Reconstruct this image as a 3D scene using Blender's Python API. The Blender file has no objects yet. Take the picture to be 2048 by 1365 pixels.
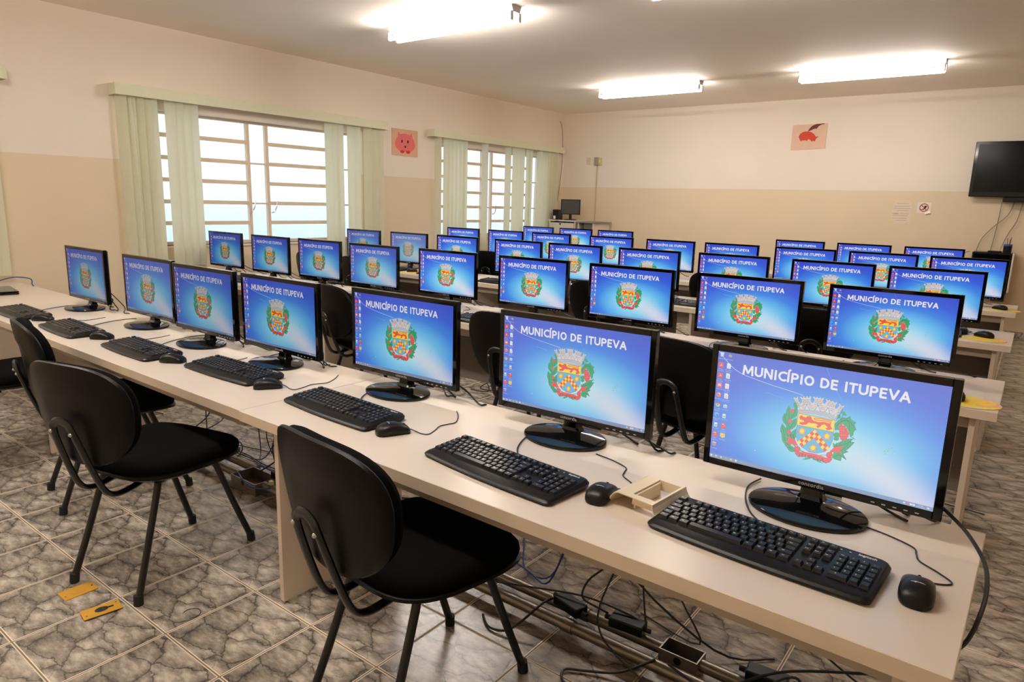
import bpy, bmesh, math, random
from mathutils import Vector, Matrix
random.seed(7)
sc = bpy.context.scene
COL = sc.collection
PI = math.pi

# ---------------------------------------------------------------- camera, world, exposure
cam_data = bpy.data.cameras.new('camera'); cam = bpy.data.objects.new('camera', cam_data); COL.objects.link(cam)
cam_data.sensor_width = 36.0; cam_data.lens = 1366.635 / 2048 * 36.0
cam_data.clip_start = 0.02; cam_data.clip_end = 100
_r = Vector((0.7944807, 0.60665084, 0.02784218)); _u = Vector((-0.14238602, 0.14151063, 0.97964328)); _f = Vector((-0.59036145, 0.78227201, -0.19880606))
cam.matrix_world = Matrix(((_r.x, _u.x, -_f.x, 0.005968), (_r.y, _u.y, -_f.y, -1.16654), (_r.z, _u.z, -_f.z, 1.348796), (0, 0, 0, 1)))
sc.camera = cam
sc.view_settings.view_transform = 'Standard'; sc.view_settings.look = 'None'
sc.view_settings.exposure = 0.0; sc.view_settings.gamma = 1.0; sc.view_settings.use_curve_mapping = False
sc.cycles.use_denoising = True
sc.cycles.max_bounces = 16; sc.cycles.diffuse_bounces = 14; sc.cycles.glossy_bounces = 4; sc.cycles.transmission_bounces = 6; sc.cycles.transparent_max_bounces = 12
sc.cycles.caustics_reflective = False; sc.cycles.caustics_refractive = False
sc.cycles.sample_clamp_indirect = 8.0
TUBE_POWER = 56.0
SKY_POWER = 1.55
world = bpy.data.worlds.new('world'); sc.world = world; world.use_nodes = True
wn = world.node_tree; wn.nodes.clear()
_o = wn.nodes.new('ShaderNodeOutputWorld'); _b = wn.nodes.new('ShaderNodeBackground'); _t = wn.nodes.new('ShaderNodeTexCoord')
_s = wn.nodes.new('ShaderNodeSeparateXYZ'); _m = wn.nodes.new('ShaderNodeMapRange'); _c = wn.nodes.new('ShaderNodeValToRGB')
_m.inputs['From Min'].default_value = -0.10; _m.inputs['From Max'].default_value = 0.12
_c.color_ramp.elements[0].color = (0.42, 0.62, 0.86, 1); _c.color_ramp.elements[1].color = (1.0, 0.93, 0.90, 1)
_c.color_ramp.elements.new(0.45).color = (0.72, 0.80, 0.92, 1)
wn.links.new(_t.outputs['Generated'], _s.inputs[0]); wn.links.new(_s.outputs['Z'], _m.inputs['Value']); wn.links.new(_m.outputs[0], _c.inputs[0])
wn.links.new(_c.outputs[0], _b.inputs[0]); _b.inputs[1].default_value = SKY_POWER; wn.links.new(_b.outputs[0], _o.inputs[0])

# ---------------------------------------------------------------- helpers
def lin(c):
    return tuple(((v/255)/12.92 if v/255 <= 0.04045 else ((v/255+0.055)/1.055)**2.4) for v in c)
MATS = {}
def mat(name, rgb, rough=0.5, metal=0.0, spec=0.5, bump=0.0, bscale=200.0, var=0.0, vscale=8.0, coat=0.0):
    """principled material with a little procedural variation of colour and surface"""
    if name in MATS: return MATS[name]
    m = bpy.data.materials.new(name); m.use_nodes = True; nt = m.node_tree
    b = nt.nodes['Principled BSDF']; b.inputs['Roughness'].default_value = rough; b.inputs['Metallic'].default_value = metal
    b.inputs['Specular IOR Level'].default_value = spec; b.inputs['Base Color'].default_value = (*rgb, 1)
    if coat: b.inputs['Coat Weight'].default_value = coat
    tc = nt.nodes.new('ShaderNodeTexCoord')
    if var:
        n = nt.nodes.new('ShaderNodeTexNoise'); n.inputs['Scale'].default_value = vscale; n.inputs['Detail'].default_value = 4
        mx = nt.nodes.new('ShaderNodeMix'); mx.data_type = 'RGBA'
        mx.inputs['A'].default_value = (*[v*(1-var) for v in rgb], 1); mx.inputs['B'].default_value = (*[min(1, v*(1+var)) for v in rgb], 1)
        nt.links.new(tc.outputs['Object'], n.inputs['Vector']); nt.links.new(n.outputs['Fac'], mx.inputs['Factor']); nt.links.new(mx.outputs['Result'], b.inputs['Base Color'])
    if bump:
        n = nt.nodes.new('ShaderNodeTexNoise'); n.inputs['Scale'].default_value = bscale; n.inputs['Detail'].default_value = 3
        bp = nt.nodes.new('ShaderNodeBump'); bp.inputs['Strength'].default_value = bump; bp.inputs['Distance'].default_value = 0.002
        nt.links.new(tc.outputs['Object'], n.inputs['Vector']); nt.links.new(n.outputs['Fac'], bp.inputs['Height']); nt.links.new(bp.outputs[0], b.inputs['Normal'])
    MATS[name] = m; return m
def emat(name, rgb255, strength=1.0, sample='NONE', obj_dim=False, gloss=0.0):
    if name in MATS: return MATS[name]
    m = bpy.data.materials.new(name); m.use_nodes = True; nt = m.node_tree; nt.nodes.clear()
    o = nt.nodes.new('ShaderNodeOutputMaterial'); e = nt.nodes.new('ShaderNodeEmission'); c = lin(rgb255)
    e.inputs[0].default_value = (*c, 1); e.inputs[1].default_value = strength
    if obj_dim:
        rgb = nt.nodes.new('ShaderNodeRGB'); rgb.outputs[0].default_value = (*c, 1); dim(nt, e, strength, rgb.outputs[0])
    nt.links.new(e.outputs[0], o.inputs[0]); m.cycles.emission_sampling = sample
    MATS[name] = m; return m
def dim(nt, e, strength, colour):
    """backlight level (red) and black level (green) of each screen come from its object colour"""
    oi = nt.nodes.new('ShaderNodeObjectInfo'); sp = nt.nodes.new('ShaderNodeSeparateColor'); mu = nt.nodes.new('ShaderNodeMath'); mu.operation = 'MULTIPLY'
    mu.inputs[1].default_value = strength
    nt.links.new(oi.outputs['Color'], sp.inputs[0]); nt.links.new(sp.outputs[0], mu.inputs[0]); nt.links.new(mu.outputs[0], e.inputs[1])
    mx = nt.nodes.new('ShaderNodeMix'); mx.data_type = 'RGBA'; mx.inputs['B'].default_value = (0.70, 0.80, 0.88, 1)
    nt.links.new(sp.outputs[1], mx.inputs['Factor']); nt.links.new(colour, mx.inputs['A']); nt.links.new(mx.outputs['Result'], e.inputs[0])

def BM(): return bmesh.new()
def obj(name, bm, mats, parent=None, smooth=False, autosmooth=True, **props):
    me = bpy.data.meshes.new(name); bm.normal_update(); bm.to_mesh(me); bm.free()
    if not isinstance(mats, (list, tuple)): mats = [mats]
    for m in mats: me.materials.append(m)
    if smooth:
        for p in me.polygons: p.use_smooth = True
        if autosmooth:
            try: me.set_sharp_from_angle(angle=math.radians(40))
            except Exception: pass
    o = bpy.data.objects.new(name, me); COL.objects.link(o)
    if parent: o.parent = parent
    for k, v in props.items(): o[k] = v
    return o
def tag(o, label, cat, group=None):
    o['label'] = label; o['category'] = cat
    if group: o['group'] = group
    return o
def thing(name, label, cat, loc=(0, 0, 0), rz=0.0, group=None):
    o = bpy.data.objects.new(name, None); COL.objects.link(o); o.empty_display_size = 0.05
    o.location = loc; o.rotation_euler = (0, 0, rz); return tag(o, label, cat, group)
def struct(name, bm, mats, **k):
    o = obj(name, bm, mats, **k); o['kind'] = 'structure'; return o
def dup(root, loc, rz, label, group=None):
    r = root.copy(); COL.objects.link(r); r.location = loc; r.rotation_euler = (0, 0, rz); r['label'] = label
    if group: r['group'] = group
    for ch in list(root.children):
        c = ch.copy(); COL.objects.link(c); c.parent = r
        for g in list(ch.children):
            d = g.copy(); COL.objects.link(d); d.parent = c
    return r

def box(bm, x0, x1, y0, y1, z0, z1, bev=0.0, mi=0, seg=1):
    vs = [bm.verts.new((x, y, z)) for z in (z0, z1) for y in (y0, y1) for x in (x0, x1)]
    fs = [bm.faces.new([vs[i] for i in q]) for q in ((0,2,3,1),(4,5,7,6),(0,1,5,4),(2,6,7,3),(0,4,6,2),(1,3,7,5))]
    for f in fs: f.material_index = mi
    if bev:
        es = {e for f in fs for e in f.edges}
        r = bmesh.ops.bevel(bm, geom=list(es), offset=bev, segments=seg, affect='EDGES', profile=0.5)
        for f in r['faces']: f.material_index = mi
    return vs
def obox(bm, c, sx, sy, sz, rz=0.0, bev=0.0, mi=0):
    """box centred on c, turned about z"""
    b2 = bmesh.new(); box(b2, -sx/2, sx/2, -sy/2, sy/2, -sz/2, sz/2, bev)
    M = Matrix.Translation(c) @ Matrix.Rotation(rz, 4, 'Z')
    merge(bm, b2, M, mi)
def merge(bm, b2, M=Matrix(), mi=None):
    mp = {}
    for v in b2.verts: mp[v] = bm.verts.new(M @ v.co)
    for f in b2.faces:
        try: nf = bm.faces.new([mp[v] for v in f.verts])
        except ValueError: continue
        nf.material_index = f.material_index if mi is None else mi
    b2.free()
def ring(bm, pts): return [bm.verts.new(p) for p in pts]
def skin(bm, rings, cap=True, mi=0, closed=True):
    n = len(rings[0]); fs = []
    for a, b in zip(rings[:-1], rings[1:]):
        for i in range(n if closed else n-1):
            j = (i+1) % n
            try: fs.append(bm.faces.new((a[i], a[j], b[j], b[i])))
            except ValueError: pass
    if cap:
        fs.append(bm.faces.new(rings[0][::-1])); fs.append(bm.faces.new(rings[-1]))
    for f in fs: f.material_index = mi
def smoothpath(P, k=5):
    P = [Vector(p) for p in P]
    if len(P) < 3 or k < 2: return P
    out = []
    for i in range(len(P)-1):
        p0 = P[max(i-1, 0)]; p1 = P[i]; p2 = P[i+1]; p3 = P[min(i+2, len(P)-1)]
        for j in range(k):
            t = j/k; out.append(0.5*((2*p1)+(-p0+p2)*t+(2*p0-5*p1+4*p2-p3)*t*t+(-p0+3*p1-3*p2+p3)*t**3))
    out.append(P[-1]); return out
def tube(bm, P, r, n=8, k=5, mi=0, flat=1.0):
    P = smoothpath(P, k); rings = []; N = None
    for i, p in enumerate(P):
        t = (P[min(i+1, len(P)-1)] - P[max(i-1, 0)]).normalized()
        if N is None:
            N = t.orthogonal().normalized()
            if flat != 1.0: N = Vector((1, 0, 0))
        N = (N - t*N.dot(t)).normalized(); B = t.cross(N)
        rr = r if not callable(r) else r(i/(len(P)-1))
        rings.append(ring(bm, [p + (N*math.cos(a)*rr + B*math.sin(a)*rr*flat) for a in [2*PI*q/n for q in range(n)]]))
    skin(bm, rings, True, mi)
def lathe(bm, prof, n=24, c=(0, 0, 0), mi=0, sx=1.0, sy=1.0):
    rings = [ring(bm, [(c[0]+r*math.cos(2*PI*i/n)*sx, c[1]+r*math.sin(2*PI*i/n)*sy, c[2]+z) for i in range(n)]) for r, z in prof]
    skin(bm, rings, True, mi)
def prism(bm, poly, z0, z1, mi=0):
    a = ring(bm, [(x, y, z0) for x, y in poly]); b = ring(bm, [(x, y, z1) for x, y in poly]); skin(bm, [a, b], True, mi)
def text_bm(s, size, extrude=0.0, bold=0.0, align='CENTER', res=2, spacing=1.0):
    cu = bpy.data.curves.new('t', 'FONT'); cu.body = s; cu.size = size; cu.align_x = align; cu.align_y = 'CENTER'
    cu.resolution_u = res; cu.offset = bold; cu.extrude = extrude; cu.space_character = spacing
    o = bpy.data.objects.new('t', cu); COL.objects.link(o)
    dg = bpy.context.evaluated_depsgraph_get(); me = o.evaluated_get(dg).to_mesh()
    b = bmesh.new(); b.from_mesh(me); o.evaluated_get(dg).to_mesh_clear()
    bpy.data.objects.remove(o); bpy.data.curves.remove(cu); return b
def bounds(b):
    xs = [v.co.x for v in b.verts]; ys = [v.co.y for v in b.verts]; return min(xs), max(xs), min(ys), max(ys)
def fit_text(s, x0, x1, y0, y1, bold=0.0, **k):
    """flat text whose ink fills the given rectangle of its own plane"""
    b = text_bm(s, 1.0, bold=bold, **k); a, c, d, e = bounds(b)
    for v in b.verts: v.co = Vector((x0+(v.co.x-a)/(c-a)*(x1-x0), y0+(v.co.y-d)/(e-d)*(y1-y0), 0))
    return b

# ---------------------------------------------------------------- materials
def wall_material():
    m = bpy.data.materials.new('painted_wall'); m.use_nodes = True; nt = m.node_tree; b = nt.nodes['Principled BSDF']
    b.inputs['Roughness'].default_value = 0.55; b.inputs['Specular IOR Level'].default_value = 0.3
    g = nt.nodes.new('ShaderNodeNewGeometry'); s = nt.nodes.new('ShaderNodeSeparateXYZ'); nt.links.new(g.outputs['Position'], s.inputs[0])
    c = nt.nodes.new('ShaderNodeMath'); c.operation = 'GREATER_THAN'; c.inputs[1].default_value = 1.6145; nt.links.new(s.outputs['Z'], c.inputs[0])
    mx = nt.nodes.new('ShaderNodeMix'); mx.data_type = 'RGBA'
    mx.inputs['A'].default_value = (0.76, 0.635, 0.455, 1); mx.inputs['B'].default_value = (0.84, 0.755, 0.655, 1)
    nt.links.new(c.outputs[0], mx.inputs['Factor'])
    n = nt.nodes.new('ShaderNodeTexNoise'); n.inputs['Scale'].default_value = 1.7; n.inputs['Detail'].default_value = 5
    nt.links.new(g.outputs['Position'], n.inputs['Vector'])
    mr = nt.nodes.new('ShaderNodeMapRange'); mr.inputs['To Min'].default_value = 0.95; mr.inputs['To Max'].default_value = 1.04; nt.links.new(n.outputs['Fac'], mr.inputs['Value'])
    mm = nt.nodes.new('ShaderNodeVectorMath'); mm.operation = 'SCALE'; nt.links.new(mx.outputs['Result'], mm.inputs[0]); nt.links.new(mr.outputs[0], mm.inputs['Scale'])
    nt.links.new(mm.outputs[0], b.inputs['Base Color'])
    n2 = nt.nodes.new('ShaderNodeTexNoise'); n2.inputs['Scale'].default_value = 90; bp = nt.nodes.new('ShaderNodeBump'); bp.inputs['Strength'].default_value = 0.08; bp.inputs['Distance'].default_value = 0.004
    nt.links.new(g.outputs['Position'], n2.inputs['Vector']); nt.links.new(n2.outputs['Fac'], bp.inputs['Height']); nt.links.new(bp.outputs[0], b.inputs['Normal'])
    return m
def floor_material():
    """glazed tiles, every one printed with the same cracked-stone pattern, pale edges with the bevel highlights painted in and a brown joint"""
    m = bpy.data.materials.new('stone_print_tiles'); m.use_nodes = True; nt = m.node_tree; N = nt.nodes; L = nt.links; b = N['Principled BSDF']
    g = N.new('ShaderNodeNewGeometry')
    sub = N.new('ShaderNodeVectorMath'); sub.operation = 'SUBTRACT'; sub.inputs[1].default_value = (-4.15654-31.084, -0.28434-31.084, 0); L.new(g.outputs['Position'], sub.inputs[0])
    sca = N.new('ShaderNodeVectorMath'); sca.operation = 'SCALE'; sca.inputs['Scale'].default_value = 1/0.31084; L.new(sub.outputs[0], sca.inputs[0])
    fr = N.new('ShaderNodeVectorMath'); fr.operation = 'FRACTION'; L.new(sca.outputs[0], fr.inputs[0])
    fl = N.new('ShaderNodeVectorMath'); fl.operation = 'FLOOR'; L.new(sca.outputs[0], fl.inputs[0])
    sp = N.new('ShaderNodeSeparateXYZ'); L.new(fr.outputs[0], sp.inputs[0])
    def M(op, a, c=None, v=None):
        n = N.new('ShaderNodeMath'); n.operation = op
        if isinstance(a, (int, float)): n.inputs[0].default_value = a
        else: L.new(a, n.inputs[0])
        if c is not None:
            if isinstance(c, (int, float)): n.inputs[1].default_value = c
            else: L.new(c, n.inputs[1])
        return n.outputs[0]
    def edge(o): return M('MINIMUM', o, M('SUBTRACT', 1.0, o))
    d = M('MINIMUM', edge(sp.outputs['X']), edge(sp.outputs['Y']))      # 0 at a joint
    def step(x, lo, hi, tmin=0.0, tmax=1.0):
        n = N.new('ShaderNodeMapRange'); n.interpolation_type = 'SMOOTHSTEP'; n.inputs['From Min'].default_value = lo; n.inputs['From Max'].default_value = hi
        n.inputs['To Min'].default_value = tmin; n.inputs['To Max'].default_value = tmax; L.new(x, n.inputs['Value']); return n.outputs[0]
    # distorted coordinates inside the tile
    no = N.new('ShaderNodeTexNoise'); no.inputs['Scale'].default_value = 3.0; no.inputs['Detail'].default_value = 6; no.inputs['Roughness'].default_value = 0.62; L.new(fr.outputs[0], no.inputs['Vector'])
    nc = N.new('ShaderNodeVectorMath'); nc.operation = 'SUBTRACT'; nc.inputs[1].default_value = (.5, .5, .5); L.new(no.outputs['Color'], nc.inputs[0])
    ns = N.new('ShaderNodeVectorMath'); ns.operation = 'SCALE'; ns.inputs['Scale'].default_value = 0.32; L.new(nc.outputs[0], ns.inputs[0])
    ad = N.new('ShaderNodeVectorMath'); ad.operation = 'ADD'; L.new(fr.outputs[0], ad.inputs[0]); L.new(ns.outputs[0], ad.inputs[1])
    mp = N.new('ShaderNodeMapping'); mp.inputs['Rotation'].default_value = (0, 0, math.radians(38)); mp.inputs['Scale'].default_value = (2.3, 3.9, 1); L.new(ad.outputs[0], mp.inputs[0])
    v1 = N.new('ShaderNodeTexVoronoi'); v1.voronoi_dimensions = '2D'; v1.feature = 'DISTANCE_TO_EDGE'; v1.inputs['Scale'].default_value = 1.0; L.new(mp.outputs[0], v1.inputs['Vector'])
    v2 = N.new('ShaderNodeTexVoronoi'); v2.voronoi_dimensions = '2D'; v2.feature = 'DISTANCE_TO_EDGE'; v2.inputs['Scale'].default_value = 2.9; L.new(mp.outputs[0], v2.inputs['Vector'])
    vc = N.new('ShaderNodeTexVoronoi'); vc.voronoi_dimensions = '2D'; vc.inputs['Scale'].default_value = 1.0; L.new(mp.outputs[0], vc.inputs['Vector'])
    n3 = N.new('ShaderNodeTexNoise'); n3.inputs['Scale'].default_value = 2.2; n3.inputs['Detail'].default_value = 2; L.new(fr.outputs[0], n3.inputs['Vector'])
    crack1 = step(v1.outputs['Distance'], 0.0, 0.045, 1.0, 0.0)
    crack2 = M('MULTIPLY', step(v2.outputs['Distance'], 0.0, 0.05, 1.0, 0.0), step(n3.outputs['Fac'], 0.52, 0.60))
    crack = M('MAXIMUM', crack1, M('MULTIPLY', crack2, 0.8))
    halo = step(v1.outputs['Distance'], 0.0, 0.30, 1.0, 0.0)
    n4 = N.new('ShaderNodeTexNoise'); n4.inputs['Scale'].default_value = 9; n4.inputs['Detail'].default_value = 8; n4.inputs['Roughness'].default_value = 0.7
    mp2 = N.new('ShaderNodeMapping'); mp2.inputs['Rotation'].default_value = (0, 0, math.radians(35)); mp2.inputs['Scale'].default_value = (0.6, 1.5, 1); L.new(fr.outputs[0], mp2.inputs[0]); L.new(mp2.outputs[0], n4.inputs['Vector'])
    n5 = N.new('ShaderNodeTexNoise'); n5.inputs['Scale'].default_value = 2.6; n5.inputs['Detail'].default_value = 3; L.new(mp2.outputs[0], n5.inputs['Vector'])
    ramp = N.new('ShaderNodeValToRGB'); ramp.color_ramp.elements[0].position = 0.34; ramp.color_ramp.elements[0].color = (0.085, 0.074, 0.064, 1)
    ramp.color_ramp.elements[1].position = 0.66; ramp.color_ramp.elements[1].color = (0.64, 0.575, 0.49, 1); ramp.color_ramp.elements.new(0.50).color = (0.31, 0.27, 0.225, 1)
    t = M('ADD', M('MULTIPLY', n4.outputs['Fac'], 0.55), M('MULTIPLY', n5.outputs['Fac'], 0.55))
    sc_ = N.new('ShaderNodeSeparateColor'); L.new(vc.outputs['Color'], sc_.inputs[0])
    t = M('ADD', t, M('MULTIPLY', M('SUBTRACT', sc_.outputs[0], 0.5), 0.12)); t = M('SUBTRACT', t, M('MULTIPLY', halo, 0.10))
    L.new(t, ramp.inputs[0])
    def mix(f, a, bb):
        n = N.new('ShaderNodeMix'); n.data_type = 'RGBA'; L.new(f, n.inputs['Factor'])
        if isinstance(a, tuple): n.inputs['A'].default_value = a
        else: L.new(a, n.inputs['A'])
        if isinstance(bb, tuple): n.inputs['B'].default_value = bb
        else: L.new(bb, n.inputs['B'])
        return n.outputs['Result']
    c1 = mix(M('MULTIPLY', crack, 0.85), ramp.outputs[0], (0.045, 0.036, 0.032, 1))
    rim = step(d, 0.015, 0.019, 1.0, 0.0); joint = step(d, 0.0065, 0.0085, 1.0, 0.0)
    c2 = mix(rim, c1, (0.90, 0.80, 0.66, 1)); c3 = mix(joint, c2, (0.20, 0.145, 0.085, 1))  # pale rim: bevel highlight put into the colour
    L.new(c3, b.inputs['Base Color'])
    n6 = N.new('ShaderNodeTexNoise'); n6.inputs['Scale'].default_value = 420; n6.inputs['Detail'].default_value = 2; L.new(g.outputs['Position'], n6.inputs['Vector'])
    hgt = M('ADD', M('MULTIPLY', step(d, 0.006, 0.020), 1.0), M('ADD', M('MULTIPLY', n6.outputs['Fac'], 0.16), M('MULTIPLY', crack, -0.12)))
    bp = N.new('ShaderNodeBump'); bp.inputs['Strength'].default_value = 0.55; bp.inputs['Distance'].default_value = 0.0016; L.new(hgt, bp.inputs['Height']); L.new(bp.outputs[0], b.inputs['Normal'])
    rr = M('ADD', M('MULTIPLY', joint, 0.5), 0.23); L.new(rr, b.inputs['Roughness']); b.inputs['Specular IOR Level'].default_value = 0.55
    return m
M_wall = wall_material(); M_floor = floor_material()
M_ceil = mat('ceiling_paint', (0.95, 0.87, 0.785), 0.7, var=0.03, vscale=0.8)
M_lam = mat('pale_laminate', (0.70, 0.615, 0.525), 0.33, spec=0.45, var=0.03, vscale=3)
M_edge = mat('laminate_edge_band', (0.72, 0.61, 0.475), 0.5, var=0.10, vscale=14)
M_apron = mat('apron_laminate_shaded', (0.42, 0.35, 0.28), 0.5)  # panel laminate darkened, shade under the desktop put into the colour
M_lamp = mat('lamp_enamel', (0.50, 0.46, 0.42), 0.5)
M_panel = mat('panel_laminate', (0.68, 0.58, 0.47), 0.5, var=0.03, vscale=4)
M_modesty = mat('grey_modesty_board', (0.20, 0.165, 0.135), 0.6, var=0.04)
M_gloss = mat("gloss_black_plastic", (0.003, 0.003, 0.0032), 0.07, spec=0.38)
M_blk = mat('black_plastic', (0.006, 0.0057, 0.0056), 0.33, spec=0.25, bump=0.12, bscale=900)
M_key = mat('key_plastic', (0.010, 0.0095, 0.0098), 0.38, spec=0.35)
M_leg = mat('legend_paint', (0.75, 0.73, 0.70), 0.6)
M_grey = mat('logo_silver', (0.42, 0.42, 0.43), 0.4)
M_fab = mat('black_fabric', (0.0035, 0.003, 0.003), 0.95, spec=0.05, bump=0.6, bscale=1400, var=0.2, vscale=300)
M_shell = mat('chair_shell_plastic', (0.0036, 0.003, 0.0027), 0.30, spec=0.16, bump=0.25, bscale=700)
M_frame = mat('black_lacquered_steel', (0.004, 0.004, 0.004), 0.30, spec=0.5)
M_rub = mat('rubber', (0.008, 0.008, 0.008), 0.8)
M_cable = mat('cable_black', (0.009, 0.009, 0.010), 0.5)
M_bcable = mat('cable_blue', (0.01, 0.06, 0.28), 0.45)
M_zinc = mat('zinc_conduit', (0.25, 0.22, 0.18), 0.36, metal=0.8, var=0.2, vscale=20)
M_steel = mat('screw_steel', (0.6, 0.58, 0.55), 0.25, metal=1.0)
M_white = mat('white_enamel', (0.80, 0.74, 0.66), 0.4)
M_cream = mat('aged_cream_plastic', (0.72, 0.62, 0.43), 0.45, var=0.05)
M_sash = mat('beige_window_steel', (0.80, 0.66, 0.48), 0.5)
M_sill = mat('window_sill_paint', (0.82, 0.72, 0.64), 0.5)
M_val = mat('sage_valance', (0.74, 0.74, 0.55), 0.6, var=0.06, vscale=30)
M_yel = mat('ochre_plastic', (0.62, 0.33, 0.03), 0.4, var=0.06, vscale=30)
M_dark = mat('dark_hole', (0.01, 0.01, 0.01), 0.8)
M_box = mat('yellowed_box', (0.70, 0.55, 0.25), 0.5)
M_gbox = mat('grey_box', (0.34, 0.31, 0.25), 0.5)
M_paper = mat('paper', (0.84, 0.76, 0.66), 0.7)
M_ink = mat('faded_ink', (0.50, 0.42, 0.34), 0.7)
def slat_material():
    m = bpy.data.materials.new('blind_fabric'); m.use_nodes = True; nt = m.node_tree; nt.nodes.clear()
    o = nt.nodes.new('ShaderNodeOutputMaterial'); d = nt.nodes.new('ShaderNodeBsdfDiffuse'); t = nt.nodes.new('ShaderNodeBsdfTranslucent'); mx = nt.nodes.new('ShaderNodeMixShader')
    w = nt.nodes.new('ShaderNodeTexNoise'); w.inputs['Scale'].default_value = 60; tc = nt.nodes.new('ShaderNodeTexCoord'); mp = nt.nodes.new('ShaderNodeMapping'); mp.inputs['Scale'].default_value = (1, 1, .15)
    nt.links.new(tc.outputs['Object'], mp.inputs[0]); nt.links.new(mp.outputs[0], w.inputs['Vector'])
    cr = nt.nodes.new('ShaderNodeValToRGB'); cr.color_ramp.elements[0].color = (0.86, 0.87, 0.73, 1); cr.color_ramp.elements[1].color = (0.94, 0.94, 0.85, 1)
    nt.links.new(w.outputs['Fac'], cr.inputs[0]); nt.links.new(cr.outputs[0], d.inputs[0]); nt.links.new(cr.outputs[0], t.inputs[0])
    mx.inputs[0].default_value = 0.58; nt.links.new(d.outputs[0], mx.inputs[1]); nt.links.new(t.outputs[0], mx.inputs[2]); nt.links.new(mx.outputs[0], o.inputs[0]); return m
M_slat = slat_material()
def glass_material():
    m = bpy.data.materials.new('window_glass'); m.use_nodes = True; nt = m.node_tree; nt.nodes.clear()
    o = nt.nodes.new('ShaderNodeOutputMaterial'); t = nt.nodes.new('ShaderNodeBsdfTransparent'); g = nt.nodes.new('ShaderNodeBsdfGlossy'); mx = nt.nodes.new('ShaderNodeMixShader')
    g.inputs['Roughness'].default_value = 0.05; t.inputs[0].default_value = (0.97, 0.98, 0.99, 1); mx.inputs[0].default_value = 0.04
    nt.links.new(t.outputs[0], mx.inputs[1]); nt.links.new(g.outputs[0], mx.inputs[2]); nt.links.new(mx.outputs[0], o.inputs[0]); return m
M_glass = glass_material()
M_tube = emat('lit_fluorescent_tube', (255, 247, 238), TUBE_POWER, 'FRONT')
M_tube2 = emat('boosted_fluorescent_tube', (255, 247, 238), TUBE_POWER*1.6, 'FRONT')  # same tubes, output raised as added fill for the near half
def pad_material():
    m = bpy.data.materials.new('marbled_pad'); m.use_nodes = True; nt = m.node_tree; b = nt.nodes['Principled BSDF']; b.inputs['Roughness'].default_value = 0.6
    tc = nt.nodes.new('ShaderNodeTexCoord'); n = nt.nodes.new('ShaderNodeTexNoise'); n.inputs['Scale'].default_value = 9; n.inputs['Detail'].default_value = 3; n.inputs['Distortion'].default_value = 1.2
    nt.links.new(tc.outputs['Object'], n.inputs['Vector']); cr = nt.nodes.new('ShaderNodeValToRGB'); e = cr.color_ramp.elements
    cr.color_ramp.interpolation = 'EASE'; e[0].position = 0.36; e[0].color = (0.85, 0.40, 0.30, 1); e[1].position = 0.66; e[1].color = (0.90, 0.55, 0.42, 1)
    e.new(0.46).color = (0.90, 0.62, 0.02, 1); e.new(0.54).color = (0.88, 0.66, 0.05, 1); e.new(0.58).color = (0.45, 0.68, 0.42, 1)
    nt.links.new(n.outputs['Fac'], cr.inputs[0]); nt.links.new(cr.outputs[0], b.inputs['Base Color']); return m
M_pad = pad_material()

# ---------------------------------------------------------------- room
XL, XR, YF, YB, HC = -6.235, 1.9, -2.7, 8.335, 2.743
b = BM(); box(b, XL-.2, XR+.15, YF-.15, YB+.15, -0.12, 0.0); struct('floor', b, M_floor)
b = BM(); box(b, XL-.2, XR+.15, YF-.15, YB+.15, HC, HC+.12); struct('ceiling', b, M_ceil)
WIN = [(-2.05, .25), (1.86, 4.16), (5.47, 7.78)]; WZ0, WZ1 = 0.877, 2.055
b = BM(); T0, T1 = XL-.16, XL
box(b, T0, T1, YF, YB, 0, WZ0); box(b, T0, T1, YF, YB, WZ1, HC)
ys = [YF] + [v for w in WIN for v in w] + [YB]
for i in range(0, len(ys), 2): box(b, T0, T1, ys[i], ys[i+1], WZ0, WZ1)
struct('wall_left', b, M_wall)
b = BM(); box(b, XL, XR, YB, YB+.15, 0, HC); struct('wall_back', b, M_wall)
b = BM(); box(b, XR, XR+.15, YF, YB, 0, HC); struct('wall_right', b, M_wall)
b = BM(); box(b, XL, XR, YF-.15, YF, 0, HC); struct('wall_front', b, M_wall)
b = BM(); box(b, XL+.012, XR, YB-.012, YB, 0, .075); struct('baseboard_back', b, M_floor)
b = BM(); box(b, XL, XL+.012, YF, YB-.012, 0, .075); struct('baseboard_left', b, M_floor)
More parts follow.
